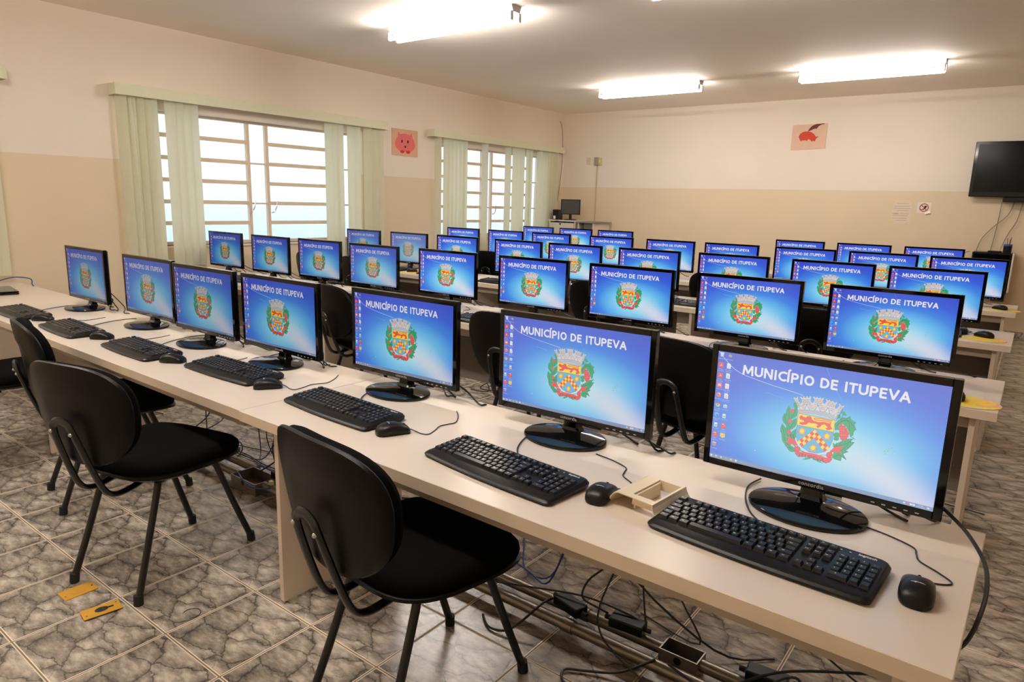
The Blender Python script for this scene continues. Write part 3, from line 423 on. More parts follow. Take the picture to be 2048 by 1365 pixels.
# ---------------------------------------------------------------- monitors
CREST="1dk2037,2010,2059,1885,2052,1770,2011,1695,1935,1635,1920,1801,1930,1912,1974,1985;2gr2037,2010,2055,1890,2046,1778,2007,1700,1935,1635,1925,1795,1937,1905,1979,1979;3dk2041,2010,1958,1702,1951,1710,2035,2017;1dk1862,2567,1902,2403,1910,2218,1879,2052,1808,1868,1770,2102,1765,2286,1801,2451;2gr1862,2567,1897,2405,1903,2221,1873,2055,1808,1868,1776,2100,1773,2283,1806,2449;3dk1866,2570,1822,2001,1815,2004,1859,2574;1dk1901,2465,1972,2380,2018,2253,2025,2104,2002,1909,1918,2045,1875,2174,1871,2325;2gr1901,2465,1967,2378,2011,2249,2020,2102,2002,1909,1924,2048,1882,2178,1876,2328;3dk1904,2471,1986,2017,1979,2013,1897,2468;1dk1799,2767,1833,2630,1837,2486,1803,2366,1732,2243,1701,2433,1701,2576,1738,2694;2gr1799,2767,1828,2634,1830,2490,1798,2370,1732,2243,1707,2430,1708,2571,1743,2691;3dk1803,2769,1749,2340,1742,2345,1796,2774;1dk1870,2971,1952,2889,2012,2753,2034,2585,2028,2357,1928,2494,1871,2632,1852,2804;2gr1870,2971,1947,2885,2006,2748,2029,2581,2028,2357,1933,2498,1877,2637,1857,2808;3dk1872,2978,2001,2477,1994,2471,1866,2972;1dk1800,3323,1826,3165,1821,3001,1780,2869,1700,2735,1679,2954,1688,3115,1733,3245;2gr1800,3323,1822,3169,1814,3007,1774,2873,1700,2735,1685,2949,1695,3109,1738,3241;3dk1804,3324,1722,2845,1715,2851,1797,3330;1dk1878,3377,1906,3229,1908,3065,1878,2919,1817,2760,1792,2970,1792,3133,1825,3277;2gr1878,3377,1901,3232,1901,3069,1873,2922,1817,2760,1797,2967,1800,3129,1830,3274;3dk1882,3379,1832,2876,1825,2880,1875,3383;1dk1954,3402,2023,3307,2067,3172,2071,3021,2043,2826,1962,2974,1921,3111,1921,3265;2gr1954,3402,2018,3305,2060,3169,2066,3018,2043,2826,1967,2977,1928,3114,1926,3267;3dk1957,3408,2029,2937,2023,2934,1950,3405;1dk1909,3657,1907,3505,1876,3370,1815,3285,1719,3225,1737,3425,1771,3557,1834,3636;2gr1909,3657,1903,3513,1870,3380,1811,3293,1719,3225,1741,3417,1777,3546,1838,3629;3dk1913,3655,1758,3303,1753,3313,1907,3666;1dk1957,3459,1988,3352,1997,3231,1977,3123,1932,3003,1901,3156,1895,3276,1917,3383;2gr1957,3459,1983,3354,1989,3235,1972,3126,1932,3003,1907,3154,1902,3272,1922,3381;3dk1961,3462,1940,3088,1933,3091,1954,3465;1dk1974,3745,1964,3619,1929,3520,1873,3479,1786,3476,1812,3636,1849,3729,1908,3765;2gr1974,3745,1961,3627,1925,3532,1869,3488,1786,3476,1816,3626,1854,3717,1911,3756;3dk1978,3742,1824,3521,1819,3533,1973,3754;1dk2083,3842,2054,3730,2004,3658,1939,3651,1851,3698,1902,3832,1955,3898,2020,3898;2gr2083,3842,2052,3740,2001,3672,1937,3662,1851,3698,1905,3821,1957,3884,2022,3888;3dk2087,3837,1897,3718,1894,3732,2084,3851;1dk1878,2851,1893,2757,1886,2675,1854,2626,1797,2594,1788,2716,1797,2795,1831,2841;2gr1878,2851,1889,2763,1880,2684,1850,2632,1797,2594,1793,2709,1804,2787,1835,2835;3dk1883,2850,1815,2637,1809,2645,1876,2859;4rd1946,2088,1940,2124,1922,2139,1906,2122,1904,2085,1918,2057,1936,2058;4rd1930,2154,1923,2190,1906,2205,1890,2188,1887,2152,1901,2123,1920,2124;4rd1896,2144,1890,2180,1872,2196,1856,2178,1854,2142,1867,2113,1886,2114;4rd1892,2071,1886,2107,1868,2123,1852,2106,1850,2069,1863,2041,1882,2042;4rd1923,2037,1917,2073,1899,2088,1883,2071,1881,2034,1894,2006,1913,2007;4rd1928,2541,1921,2577,1903,2593,1887,2576,1885,2539,1899,2510,1918,2511;4rd1911,2608,1905,2644,1887,2660,1871,2643,1869,2606,1882,2577,1901,2578;4rd1877,2598,1871,2635,1853,2651,1837,2634,1835,2597,1848,2568,1867,2569;4rd1873,2525,1867,2562,1849,2577,1833,2560,1831,2524,1844,2495,1863,2495;4rd1904,2490,1898,2526,1880,2542,1864,2525,1862,2488,1875,2459,1894,2460;4rd1940,3023,1934,3059,1916,3076,1900,3059,1898,3022,1911,2992,1930,2993;4rd1923,3091,1917,3128,1899,3144,1883,3127,1881,3090,1894,3060,1913,3061;4rd1890,3082,1883,3119,1865,3135,1849,3118,1847,3081,1860,3051,1879,3052;4rd1885,3008,1879,3045,1861,3061,1845,3044,1843,3007,1856,2978,1875,2978;4rd1917,2972,1910,3008,1892,3025,1876,3008,1874,2971,1888,2941,1907,2942;3dk1880,3020,2003,3568,2015,3555,1892,3007;3dk2000,3562,2197,3777,2204,3753,2007,3538;3dk2191,3773,2319,3808,2322,3782,2194,3747;3dk1961,3134,2056,3429,2067,3413,1972,3118;2gr2880,2560,2866,2300,2922,2139,3006,1966,3088,1975,3161,1850,3184,1964,3288,2059,3255,2168,3308,2366,3266,2439,3264,2605,3217,2709,3180,2558,3112,2338,3009,2214,2959,2290,2959,2513;2gr2953,1767,3016,1688,3094,1849,3029,1889;2gr2879,1892,2945,1853,2971,2008,2904,2068;2gr2996,2720,2990,2782,2967,2835,2933,2865,2897,2865,2869,2834,2856,2780,2862,2719,2885,2666,2919,2636,2955,2636,2983,2667;2gr2989,2877,2984,2929,2964,2973,2935,2999,2904,3000,2879,2974,2868,2930,2873,2878,2893,2834,2923,2808,2954,2808,2978,2833;2gr2865,3101,2917,3148,3030,2985,3130,2830,3286,2748,3211,2934,3310,2904,3231,3148,3149,3339,3211,3348,3103,3487,3192,3700,3084,3609,3082,3800,2943,3789,2885,3759,2919,3402,2883,3277;3dk2986,2121,3150,2054,3149,2038,2985,2105;3dk3142,2049,3240,2266,3246,2254,3148,2038;3dk3084,1989,3154,2191,3160,2181,3091,1979;3dk3151,2179,3184,2479,3192,2475,3159,2174;3dk2897,2381,2983,2172,2977,2162,2891,2371;3dk2979,2181,3082,2024,3078,2011,2974,2168;3dk2909,3275,3071,3143,3069,3127,2906,3259;3dk3067,3147,3246,2896,3242,2882,3063,3134;3dk3009,3513,3121,3257,3115,3246,3003,3502;3dk3118,3265,3201,3023,3195,3014,3111,3256;3dk2935,3689,3044,3578,3041,3563,2932,3674;3dk3036,3580,3142,3649,3145,3633,3039,3563;3dk2870,2169,2930,1970,2923,1962,2863,2161;3dk2928,1979,2991,1641,2983,1636,2920,1974;3dk3008,1820,2969,2094,2977,2097,3016,1823;3dk3213,2717,3273,2721,3274,2705,3214,2700;3dk3266,2717,3322,2797,3327,2783,3271,2703;3dk2941,3484,2957,3056,2949,3056,2933,3485;3dk3005,3399,3031,3024,3023,3023,2997,3398;3dk2629,3773,2772,3706,2771,3690,2628,3756;3dk2769,3710,2938,3426,2934,3414,2764,3697;3dk2887,2563,2870,2293,2862,2296,2879,2566;3dk2868,2309,2927,2138,2920,2129,2861,2301;3dk2923,2148,3011,1968,3006,1957,2917,2137;3dk3003,1974,3090,1983,3091,1967,3004,1958;3dk3089,1985,3165,1852,3160,1840,3084,1972;3dk3286,2050,3250,2169,3257,2177,3293,2058;3dk3250,2168,3306,2375,3313,2366,3257,2159;3dk3308,2356,3262,2436,3266,2448,3313,2368;3dk3262,2433,3260,2611,3267,2610,3270,2433;3dk3263,2596,3212,2707,3217,2718,3268,2607;3dk3285,2738,3206,2933,3212,2943,3291,2748;3dk3208,2943,3313,2911,3312,2895,3208,2926;3dk3308,2895,3227,3148,3233,3157,3315,2903;3dk3230,3138,3144,3338,3150,3349,3236,3149;3dk3145,3347,3213,3356,3214,3340,3147,3331;3dk3211,3337,3099,3483,3103,3497,3215,3352;3dk3099,3489,3191,3710,3197,3698,3105,3477;3dk3197,3694,3083,3599,3080,3615,3193,3709;3dk3080,3604,3078,3806,3086,3805,3088,3603;3dk3085,3792,2941,3781,2940,3798,3084,3809;4rd3020,2251,3015,2296,2995,2322,2973,2313,2962,2275,2968,2229,2987,2203,3009,2212;5dr2982,2311,3006,2301,3006,2290,2981,2300;4rd3007,2354,3001,2399,2981,2425,2959,2417,2948,2378,2954,2332,2974,2306,2995,2315;5dr2968,2414,2992,2404,2992,2393,2967,2403;4rd3053,2334,3047,2380,3028,2406,3006,2397,2995,2359,3000,2313,3020,2287,3042,2296;5dr3014,2395,3039,2385,3038,2374,3014,2384;4rd3093,2318,3087,2363,3067,2389,3046,2381,3034,2342,3040,2296,3060,2271,3081,2279;5dr3054,2378,3079,2368,3078,2357,3053,2367;4rd3006,2459,3001,2505,2981,2531,2959,2523,2948,2484,2954,2438,2973,2412,2995,2421;5dr2967,2520,2992,2510,2992,2499,2967,2509;4rd3053,2440,3047,2485,3028,2512,3006,2503,2994,2464,3000,2419,3020,2392,3042,2401;5dr3014,2501,3039,2490,3038,2479,3013,2490;4rd3099,2420,3093,2466,3074,2492,3052,2483,3041,2445,3047,2399,3066,2373,3088,2382;5dr3061,2481,3085,2471,3085,2460,3060,2470;4rd3132,2407,3126,2452,3107,2478,3085,2469,3074,2431,3080,2385,3099,2359,3121,2368;5dr3094,2467,3118,2457,3118,2446,3093,2456;4rd3026,2554,3020,2600,3001,2626,2979,2617,2968,2579,2973,2533,2993,2507,3015,2515;5dr2987,2615,3012,2605,3011,2594,2986,2604;4rd3073,2534,3067,2580,3047,2606,3025,2598,3014,2559,3020,2513,3040,2487,3061,2496;5dr3034,2595,3059,2585,3058,2574,3033,2584;4rd3119,2515,3113,2560,3094,2587,3072,2578,3061,2539,3067,2494,3086,2468,3108,2476;5dr3080,2576,3105,2565,3104,2554,3080,2565;4rd3158,2498,3153,2544,3133,2570,3112,2561,3100,2523,3106,2477,3126,2451,3147,2460;5dr3120,2559,3144,2548,3144,2537,3119,2548;4rd3019,2655,3013,2701,2993,2727,2971,2718,2960,2680,2966,2634,2986,2607,3008,2616;5dr2980,2716,3005,2705,3004,2694,2979,2705;4rd3065,2635,3060,2681,3040,2707,3018,2698,3007,2660,3013,2614,3032,2588,3054,2596;5dr3027,2696,3051,2685,3051,2674,3026,2685;4rd3112,2615,3106,2661,3086,2687,3065,2678,3053,2640,3059,2594,3079,2568,3101,2576;5dr3073,2676,3098,2665,3097,2655,3072,2665;4rd3158,2595,3152,2641,3133,2667,3111,2658,3100,2620,3106,2574,3125,2548,3147,2557;5dr3119,2656,3144,2646,3143,2635,3119,2645;4rd3187,2583,3181,2628,3162,2655,3140,2646,3129,2608,3135,2562,3154,2536,3176,2544;5dr3148,2644,3173,2633,3172,2622,3148,2633;4rd3039,2752,3033,2798,3013,2825,2991,2816,2980,2778,2986,2731,3006,2705,3028,2714;5dr3000,2814,3025,2803,3024,2792,2999,2803;4rd3085,2732,3079,2778,3060,2804,3038,2796,3027,2757,3033,2711,3052,2685,3074,2694;5dr3046,2794,3071,2783,3071,2772,3046,2783;4rd3132,2712,3126,2758,3106,2784,3085,2776,3073,2737,3079,2691,3099,2665,3120,2674;5dr3093,2773,3118,2763,3117,2752,3092,2763;4rd3178,2692,3172,2738,3153,2764,3131,2756,3120,2717,3125,2671,3145,2645,3166,2654;5dr3139,2753,3164,2743,3163,2732,3138,2742;4rd3065,2836,3059,2882,3039,2909,3017,2900,3006,2861,3012,2815,3032,2789,3053,2797;5dr3026,2898,3051,2887,3050,2876,3025,2887;4rd3111,2816,3105,2862,3086,2888,3064,2880,3053,2841,3059,2795,3078,2769,3100,2777;5dr3072,2877,3097,2866,3096,2856,3072,2866;4rd3157,2796,3151,2841,3132,2868,3110,2859,3099,2821,3105,2775,3124,2749,3146,2757;5dr3119,2857,3143,2846,3143,2835,3118,2846;4rd3095,2881,3089,2927,3069,2954,3048,2946,3036,2907,3042,2861,3062,2834,3084,2843;5dr3056,2943,3081,2932,3080,2921,3055,2932;1dk2032,2018,1904,1543,1987,1478,2009,1615,2050,1692,2085,1662,2085,1523,2044,1458,2274,1362,2285,1541,2311,1583,2339,1573,2364,1512,2358,1415,2335,1338,2558,1327,2550,1472,2582,1539,2611,1506,2631,1414,2620,1347,2853,1409,2823,1539,2829,1635,2861,1642,2894,1573,2914,1454,3011,1507,2975,1593,2880,2052,2620,1928,2405,1911,2204,1946;2wh2037,2015,1911,1550,1992,1487,2015,1620,2055,1696,2090,1666,2089,1530,2049,1466,2277,1372,2287,1547,2313,1588,2340,1578,2365,1518,2359,1423,2337,1347,2557,1337,2549,1478,2581,1544,2609,1511,2629,1421,2618,1356,2849,1416,2819,1543,2824,1637,2856,1644,2889,1577,2909,1459,3004,1511,2969,1596,2875,2046,2618,1925,2406,1910,2207,1944;3br1930,1601,2000,1589,2000,1575,1930,1587;3br1950,1679,2019,1667,2019,1653,1949,1665;3br1969,1757,2082,1737,2082,1723,1969,1743;3br1988,1836,2115,1813,2115,1798,1988,1821;3br2094,1527,2282,1466,2281,1452,2093,1513;3br2098,1596,2283,1539,2283,1525,2097,1582;3br2102,1665,2290,1610,2290,1596,2101,1651;3br2106,1735,2309,1679,2308,1665,2105,1721;3br2110,1804,2172,1788,2171,1774,2109,1790;3br2115,1887,2176,1871,2176,1857,2114,1873;3br2251,1751,2354,1724,2354,1710,2251,1737;3br2270,1828,2373,1805,2373,1791,2269,1814;3br2359,1421,2553,1403,2553,1390,2359,1407;3br2371,1495,2550,1478,2551,1464,2371,1481;3br2375,1571,2548,1555,2548,1541,2376,1557;3br2373,1648,2560,1637,2560,1623,2373,1634;3br2378,1730,2411,1728,2411,1714,2378,1716;3br2504,1710,2606,1708,2607,1694,2504,1696;3br2515,1776,2610,1777,2611,1763,2515,1762;3br2640,1422,2832,1457,2833,1444,2641,1409;3br2641,1491,2816,1522,2817,1508,2642,1477;3br2634,1563,2813,1594,2814,1581,2635,1549;3br2612,1649,2659,1659,2660,1645,2613,1635;3br2711,1686,2814,1707,2815,1694,2712,1672;3br2716,1767,2791,1783,2792,1769,2717,1753;3br2914,1525,2981,1565,2983,1552,2916,1512;3br2905,1597,2958,1629,2960,1616,2907,1584;3br2883,1688,2930,1715,2932,1702,2885,1675;3br2867,1763,2921,1794,2923,1781,2869,1750;3br1973,1590,1973,1656,1981,1655,1980,1589;3br1999,1666,2000,1732,2007,1730,2007,1664;3br2149,1503,2150,1568,2157,1567,2156,1502;3br2206,1482,2206,1548,2213,1546,2213,1481;3br2125,1582,2126,1648,2133,1647,2132,1581;3br2182,1564,2182,1630,2189,1628,2189,1563;3br2238,1546,2239,1612,2246,1610,2245,1545;3br2158,1644,2158,1709,2165,1708,2165,1642;3br2214,1625,2215,1691,2222,1690,2221,1624;3br2270,1607,2271,1673,2278,1671,2277,1606;3br2133,1721,2134,1786,2141,1785,2140,1719;3br2423,1425,2423,1490,2430,1489,2430,1424;3br2486,1416,2486,1480,2493,1479,2492,1415;3br2399,1503,2400,1568,2407,1567,2406,1502;3br2462,1497,2463,1561,2470,1560,2469,1496;3br2518,1493,2519,1557,2526,1556,2525,1491;3br2431,1570,2432,1634,2439,1633,2438,1568;3br2494,1563,2495,1628,2502,1626,2501,1562;3br2689,1437,2690,1502,2696,1500,2696,1436;3br2752,1450,2753,1514,2759,1513,2759,1449;3br2665,1502,2666,1566,2673,1565,2672,1500;3br2729,1519,2729,1583,2736,1582,2735,1518;3br2784,1531,2785,1595,2792,1594,2791,1530;3br2697,1573,2698,1637,2705,1636,2704,1571;3br2935,1538,2936,1601,2943,1600,2942,1536;3br2913,1615,2914,1679,2920,1677,2920,1614;3br2018,2013,2008,1849,2093,1995;4wl2022,2001,2014,1870,2082,1986;3br2164,1968,2206,1698,2295,1929;4wl2176,1948,2209,1731,2280,1916;3br2380,1930,2454,1618,2536,1912;4wl2396,1908,2454,1659,2521,1893;3br2591,1932,2682,1643,2742,1971;4wl2608,1915,2680,1684,2728,1946;3br2797,1994,2907,1747,2861,2049;4wl2809,1981,2897,1783,2860,2025;3wh1936,1518,1929,1550,1912,1557,1901,1531,1908,1499,1926,1493;3wh2002,1472,1995,1504,1978,1510,1967,1484,1974,1452,1992,1446;3wh2077,1439,2070,1471,2053,1477,2043,1451,2050,1419,2067,1413;3wh2142,1398,2135,1430,2119,1436,2108,1411,2115,1379,2132,1373;3wh2212,1367,2206,1399,2189,1405,2179,1379,2185,1348,2202,1342;3wh2285,1346,2279,1378,2262,1384,2252,1359,2258,1327,2275,1321;3wh2364,1329,2357,1361,2340,1367,2330,1341,2337,1310,2354,1304;3wh2430,1322,2423,1353,2407,1359,2397,1334,2403,1303,2420,1297;3wh2499,1313,2493,1344,2476,1350,2466,1325,2473,1294,2489,1288;3wh2564,1317,2557,1349,2541,1355,2531,1329,2538,1298,2554,1292;3wh2640,1336,2634,1368,2617,1374,2608,1348,2614,1317,2630,1311;3wh2704,1355,2697,1386,2681,1392,2671,1366,2678,1335,2694,1329;3wh2774,1378,2768,1409,2751,1415,2742,1390,2748,1359,2764,1353;3wh2851,1399,2844,1430,2828,1436,2818,1411,2825,1380,2841,1374;3wh2928,1441,2922,1472,2906,1478,2896,1453,2902,1422,2918,1416;3wh3010,1487,3003,1518,2988,1524,2978,1499,2984,1468,3000,1462;4wh2037,2010,2207,1933,2405,1891,2616,1887,2757,1921,2875,2005,2847,2124,2696,2054,2497,2020,2271,2052,2052,2146;5br2035,2018,2210,1939,2209,1925,2034,2004;5br2204,1940,2407,1897,2407,1883,2204,1926;5br2402,1898,2618,1894,2618,1880,2402,1884;5br2613,1894,2751,1926,2753,1912,2614,1880;5br2746,1923,2876,2013,2878,2000,2749,1910;5br2040,2063,2217,1982,2216,1968,2039,2049;5br2212,1983,2419,1939,2419,1925,2212,1969;5br2414,1939,2620,1939,2621,1925,2414,1925;5br2615,1938,2745,1974,2746,1960,2617,1925;5br2740,1972,2867,2052,2869,2039,2743,1959;5br2045,2108,2224,2025,2223,2011,2044,2094;5br2219,2026,2431,1981,2430,1967,2219,2012;5br2426,1981,2623,1984,2624,1970,2426,1967;5br2618,1983,2739,2023,2740,2009,2620,1970;5br2734,2020,2857,2092,2860,2078,2736,2007;5br2050,2154,2232,2069,2231,2055,2049,2141;5br2227,2071,2443,2024,2443,2010,2226,2057;5br2438,2024,2626,2031,2627,2017,2439,2010;5br2621,2030,2732,2073,2734,2059,2623,2016;5br2728,2071,2848,2132,2850,2119,2730,2057;1wl2038,2135,2496,2001,2862,2107,2869,2662,2879,2996,2842,3295,2793,3517,2697,3676,2546,3774,2374,3796,2192,3676,2085,3476,2036,3220,2030,2904;2lb2054,2146,2271,2055,2497,2020,2696,2054,2847,2124,2847,2169,2054,2157;3ye2049,2148,2857,2148,2855,2657,2047,2665;3bl2047,2665,2855,2657,2859,3005,2810,3338,2719,3574,2557,3712,2385,3727,2216,3592,2102,3395,2047,3157,2038,2929;4rd2103,2398,2072,2310,2121,2199,2165,2259,2226,2263,2258,2194,2314,2169,2346,2216,2360,2295,2418,2348,2518,2358,2613,2300,2733,2316,2781,2307,2772,2381,2794,2470,2824,2508,2778,2594,2710,2623,2674,2565,2720,2500,2647,2404,2587,2457,2548,2572,2498,2616,2470,2554,2511,2474,2438,2448,2353,2468,2298,2462,2251,2567,2167,2621,2088,2591,2111,2524,2198,2474,2174,2412;4rd2766,2346,2787,2254,2773,2242,2752,2333;4rd2784,2242,2703,2230,2701,2263,2782,2276;4rd2713,2230,2535,2254,2535,2288,2713,2264;4rd2546,2253,2423,2265,2422,2299,2546,2286;4rd2438,2277,2408,2214,2395,2239,2425,2302;4rd2404,2255,2439,2209,2431,2181,2396,2227;4rd2424,2219,2569,2204,2570,2170,2425,2185;4rd2558,2204,2806,2210,2807,2176,2559,2171;4rd2453,2697,2816,3364,2719,3579,2455,3090,2204,3583,2096,3374;5ye2449,2707,2503,2790,2458,2900,2407,2819;5ye2448,2902,2502,2984,2457,3095,2406,3014;5ye2341,2913,2395,2996,2350,3107,2298,3026;5ye2242,3097,2296,3180,2250,3292,2199,3211;5ye2343,3090,2397,3173,2351,3285,2300,3204;5ye2138,3298,2192,3381,2146,3495,2094,3413;5ye2243,3290,2297,3373,2251,3486,2200,3404;5ye2558,2900,2611,2983,2566,3093,2516,3012;5ye2552,3091,2605,3173,2561,3284,2510,3203;5ye2657,3093,2710,3175,2666,3286,2616,3205;5ye2659,3292,2712,3374,2668,3485,2618,3405;5ye2762,3294,2815,3376,2772,3487,2722,3407;4dr2047,2155,2859,2155,2859,2141,2047,2140;4dr2853,2144,2852,2662,2859,2661,2860,2143;4dr2852,2653,2856,3010,2862,3008,2859,2652;4dr2856,2998,2806,3341,2813,3344,2863,3001;4dr2809,3330,2715,3573,2720,3582,2814,3338;4dr2720,3565,2553,3707,2556,3720,2722,3578;4dr2559,3704,2383,3720,2382,3735,2559,3719;4dr2388,3722,2216,3583,2213,3597,2385,3736;4dr2221,3589,2103,3386,2098,3398,2216,3600;4dr2106,3396,2049,3149,2043,3157,2100,3403;4dr2051,3161,2042,2923,2035,2925,2044,3163;4dr2042,2933,2053,2142,2046,2143,2035,2934;4dr2044,2672,2857,2664,2858,2650,2045,2658;4dr2258,2917,2179,3063,2089,2974,2113,2772,2217,2738;5or2243,2820,2247,2914,2222,3001,2178,3046,2131,3033,2100,2966,2096,2871,2121,2785,2165,2740,2212,2754;6ye2217,2874,2211,2930,2190,2973,2162,2985,2138,2962,2126,2912,2131,2856,2152,2813,2181,2801,2205,2825;4dr2809,2911,2734,3054,2648,2966,2670,2769,2769,2736;5or2794,2816,2798,2908,2775,2993,2733,3037,2688,3024,2658,2959,2654,2866,2677,2782,2720,2738,2764,2751;6ye2770,2868,2765,2924,2745,2965,2718,2977,2694,2954,2682,2906,2688,2851,2707,2809,2734,2798,2758,2820;4dr2544,3539,2467,3687,2378,3600,2401,3398,2504,3361;5or2529,3442,2533,3537,2509,3623,2465,3670,2419,3658,2388,3592,2385,3497,2409,3410,2453,3364,2498,3377;6ye2504,3497,2498,3553,2478,3596,2450,3609,2426,3586,2414,3537,2419,3480,2440,3438,2468,3425,2492,3448;4rd1849,3257,2040,3335,2127,3574,1949,3566,1819,3535,1898,3412;4rd2827,3496,2911,3287,3105,3143,3040,3347,3077,3460,2924,3491,2845,3556;4gr2244,4120,2329,4015,2421,3964,2437,4005,2334,4107;4gr2487,3990,2595,3983,2723,4101,2592,4065;5rd2048,3800,2185,3810,2314,3766,2516,3754,2661,3779,2762,3817,2886,3730,2900,3824,2856,3960,2777,4049,2646,4002,2500,3970,2326,3964,2155,4050,2090,3957;6dr2186,3730,2169,3789,2137,3827,2099,3834,2064,3808,2042,3757,2039,3693,2056,3634,2089,3597,2127,3590,2162,3616,2183,3667;7rd2178,3728,2163,3778,2135,3811,2101,3816,2070,3794,2050,3750,2048,3695,2063,3645,2091,3613,2125,3607,2156,3630,2175,3674;6dr2889,3579,2895,3643,2882,3712,2854,3766,2818,3792,2785,3783,2762,3739,2756,3675,2769,3606,2797,3551,2833,3525,2867,3536;7rd2882,3588,2886,3644,2875,3704,2850,3752,2819,3775,2789,3767,2769,3730,2765,3674,2776,3613,2801,3565,2833,3542,2862,3551;6dr2044,3800,2088,3965,2094,3957,2050,3792;6dr2086,3960,2154,4059,2159,4047,2090,3948;6dr2153,4059,2329,3970,2328,3956,2152,4044;6dr2323,3971,2502,3977,2503,3962,2324,3957;6dr2497,3976,2647,4010,2649,3995,2499,3962;6dr2643,4008,2778,4057,2780,4043,2645,3994;6dr2776,4058,2859,3964,2856,3951,2773,4046;6dr2857,3967,2904,3823,2899,3816,2851,3960"
CC = dict(bl=(95,185,222), br=(125,105,105), dk=(35,70,55), dr=(150,60,55), gr=(45,168,95), lb=(165,210,235), wl=(205,225,238), rd=(240,72,58), wh=(222,208,205), ye=(255,222,0))
CC['or'] = (238,170,60)
def screen_materials():
    ms = [wallpaper()]; idx = {}
    def add(k, c):
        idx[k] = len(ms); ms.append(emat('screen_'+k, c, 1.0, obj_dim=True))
    for k, c in CC.items(): add(k, c)
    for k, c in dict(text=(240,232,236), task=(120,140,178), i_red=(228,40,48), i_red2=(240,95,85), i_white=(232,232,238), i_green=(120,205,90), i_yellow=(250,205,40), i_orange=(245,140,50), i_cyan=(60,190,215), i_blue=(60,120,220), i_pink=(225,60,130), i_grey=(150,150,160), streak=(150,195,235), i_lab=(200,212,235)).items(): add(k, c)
    return ms, idx
def wallpaper():
    m = bpy.data.materials.new('screen_wallpaper'); m.use_nodes = True; nt = m.node_tree; nt.nodes.clear(); N = nt.nodes; L = nt.links
    o = N.new('ShaderNodeOutputMaterial'); e = N.new('ShaderNodeEmission'); uv = N.new('ShaderNodeUVMap'); uv.uv_map = 'screen'; sp = N.new('ShaderNodeSeparateXYZ'); L.new(uv.outputs[0], sp.inputs[0])
    def M(op, a, c=0.0):
        n = N.new('ShaderNodeMath'); n.operation = op
        for i, q in enumerate((a, c)):
            if isinstance(q, (int, float)): n.inputs[i].default_value = q
            else: L.new(q, n.inputs[i])
        return n.outputs[0]
    u, v = sp.outputs['X'], sp.outputs['Y']        # v runs down
    def dist(cx, cy, ax, ay): 
        a = M('MULTIPLY', M('SUBTRACT', u, cx), ax); c = M('MULTIPLY', M('SUBTRACT', v, cy), ay); return M('SQRT', M('ADD', M('MULTIPLY', a, a), M('MULTIPLY', c, c)))
    d = dist(.57, .68, 1.20, 1.26)
    cr = N.new('ShaderNodeValToRGB'); el = cr.color_ramp.elements
    for p, c in ((0.0, (172,226,240)), (1.0, (36,52,190))):
        pass
    el[0].position = 0.05; el[0].color = (*lin((176,230,242)), 1); el[1].position = 1.0; el[1].color = (*lin((42,62,198)), 1)
    for p, c in ((.24, (142,213,242)), (.40, (96,184,238)), (.57, (52,130,228)), (.75, (42,88,216))): el.new(p).color = (*lin(c), 1)
    L.new(d, cr.inputs[0])
    # pale glow sweeping to the lower right corner, violet tint in the upper right
    g = M('SUBTRACT', M('MULTIPLY', u, .80), M('MULTIPLY', v, .62)); g = M('ABSOLUTE', M('SUBTRACT', g, .135))
    mr = N.new('ShaderNodeMapRange'); mr.interpolation_type = 'SMOOTHSTEP'; mr.inputs['From Min'].default_value = .23; mr.inputs['From Max'].default_value = .0; L.new(g, mr.inputs[0])
    m2 = N.new('ShaderNodeMapRange'); m2.interpolation_type = 'SMOOTHSTEP'; m2.inputs['From Min'].default_value = .45; m2.inputs['From Max'].default_value = .85; L.new(v, m2.inputs[0])
    mx = N.new('ShaderNodeMix'); mx.data_type = 'RGBA'; L.new(M('MULTIPLY', mr.outputs[0], M('MULTIPLY', m2.outputs[0], .82)), mx.inputs['Factor']); L.new(cr.outputs[0], mx.inputs['A']); mx.inputs['B'].default_value = (*lin((225,222,232)), 1)
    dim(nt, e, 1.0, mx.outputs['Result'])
    gl = N.new('ShaderNodeBsdfGlossy'); gl.inputs['Roughness'].default_value = .22; gl.inputs[0].default_value = (.035, .035, .035, 1)
    ad = N.new('ShaderNodeAddShader'); L.new(e.outputs[0], ad.inputs[0]); L.new(gl.outputs[0], ad.inputs[1]); L.new(ad.outputs[0], o.inputs[0])
    m.cycles.emission_sampling = 'FRONT'; return m
SW, SH = .503, .281           # lit area
MW, MH = .537, .317           # outer size
SX0 = -SW/2-.001; SZ1 = .051+MH-.017
SM, SI = screen_materials()
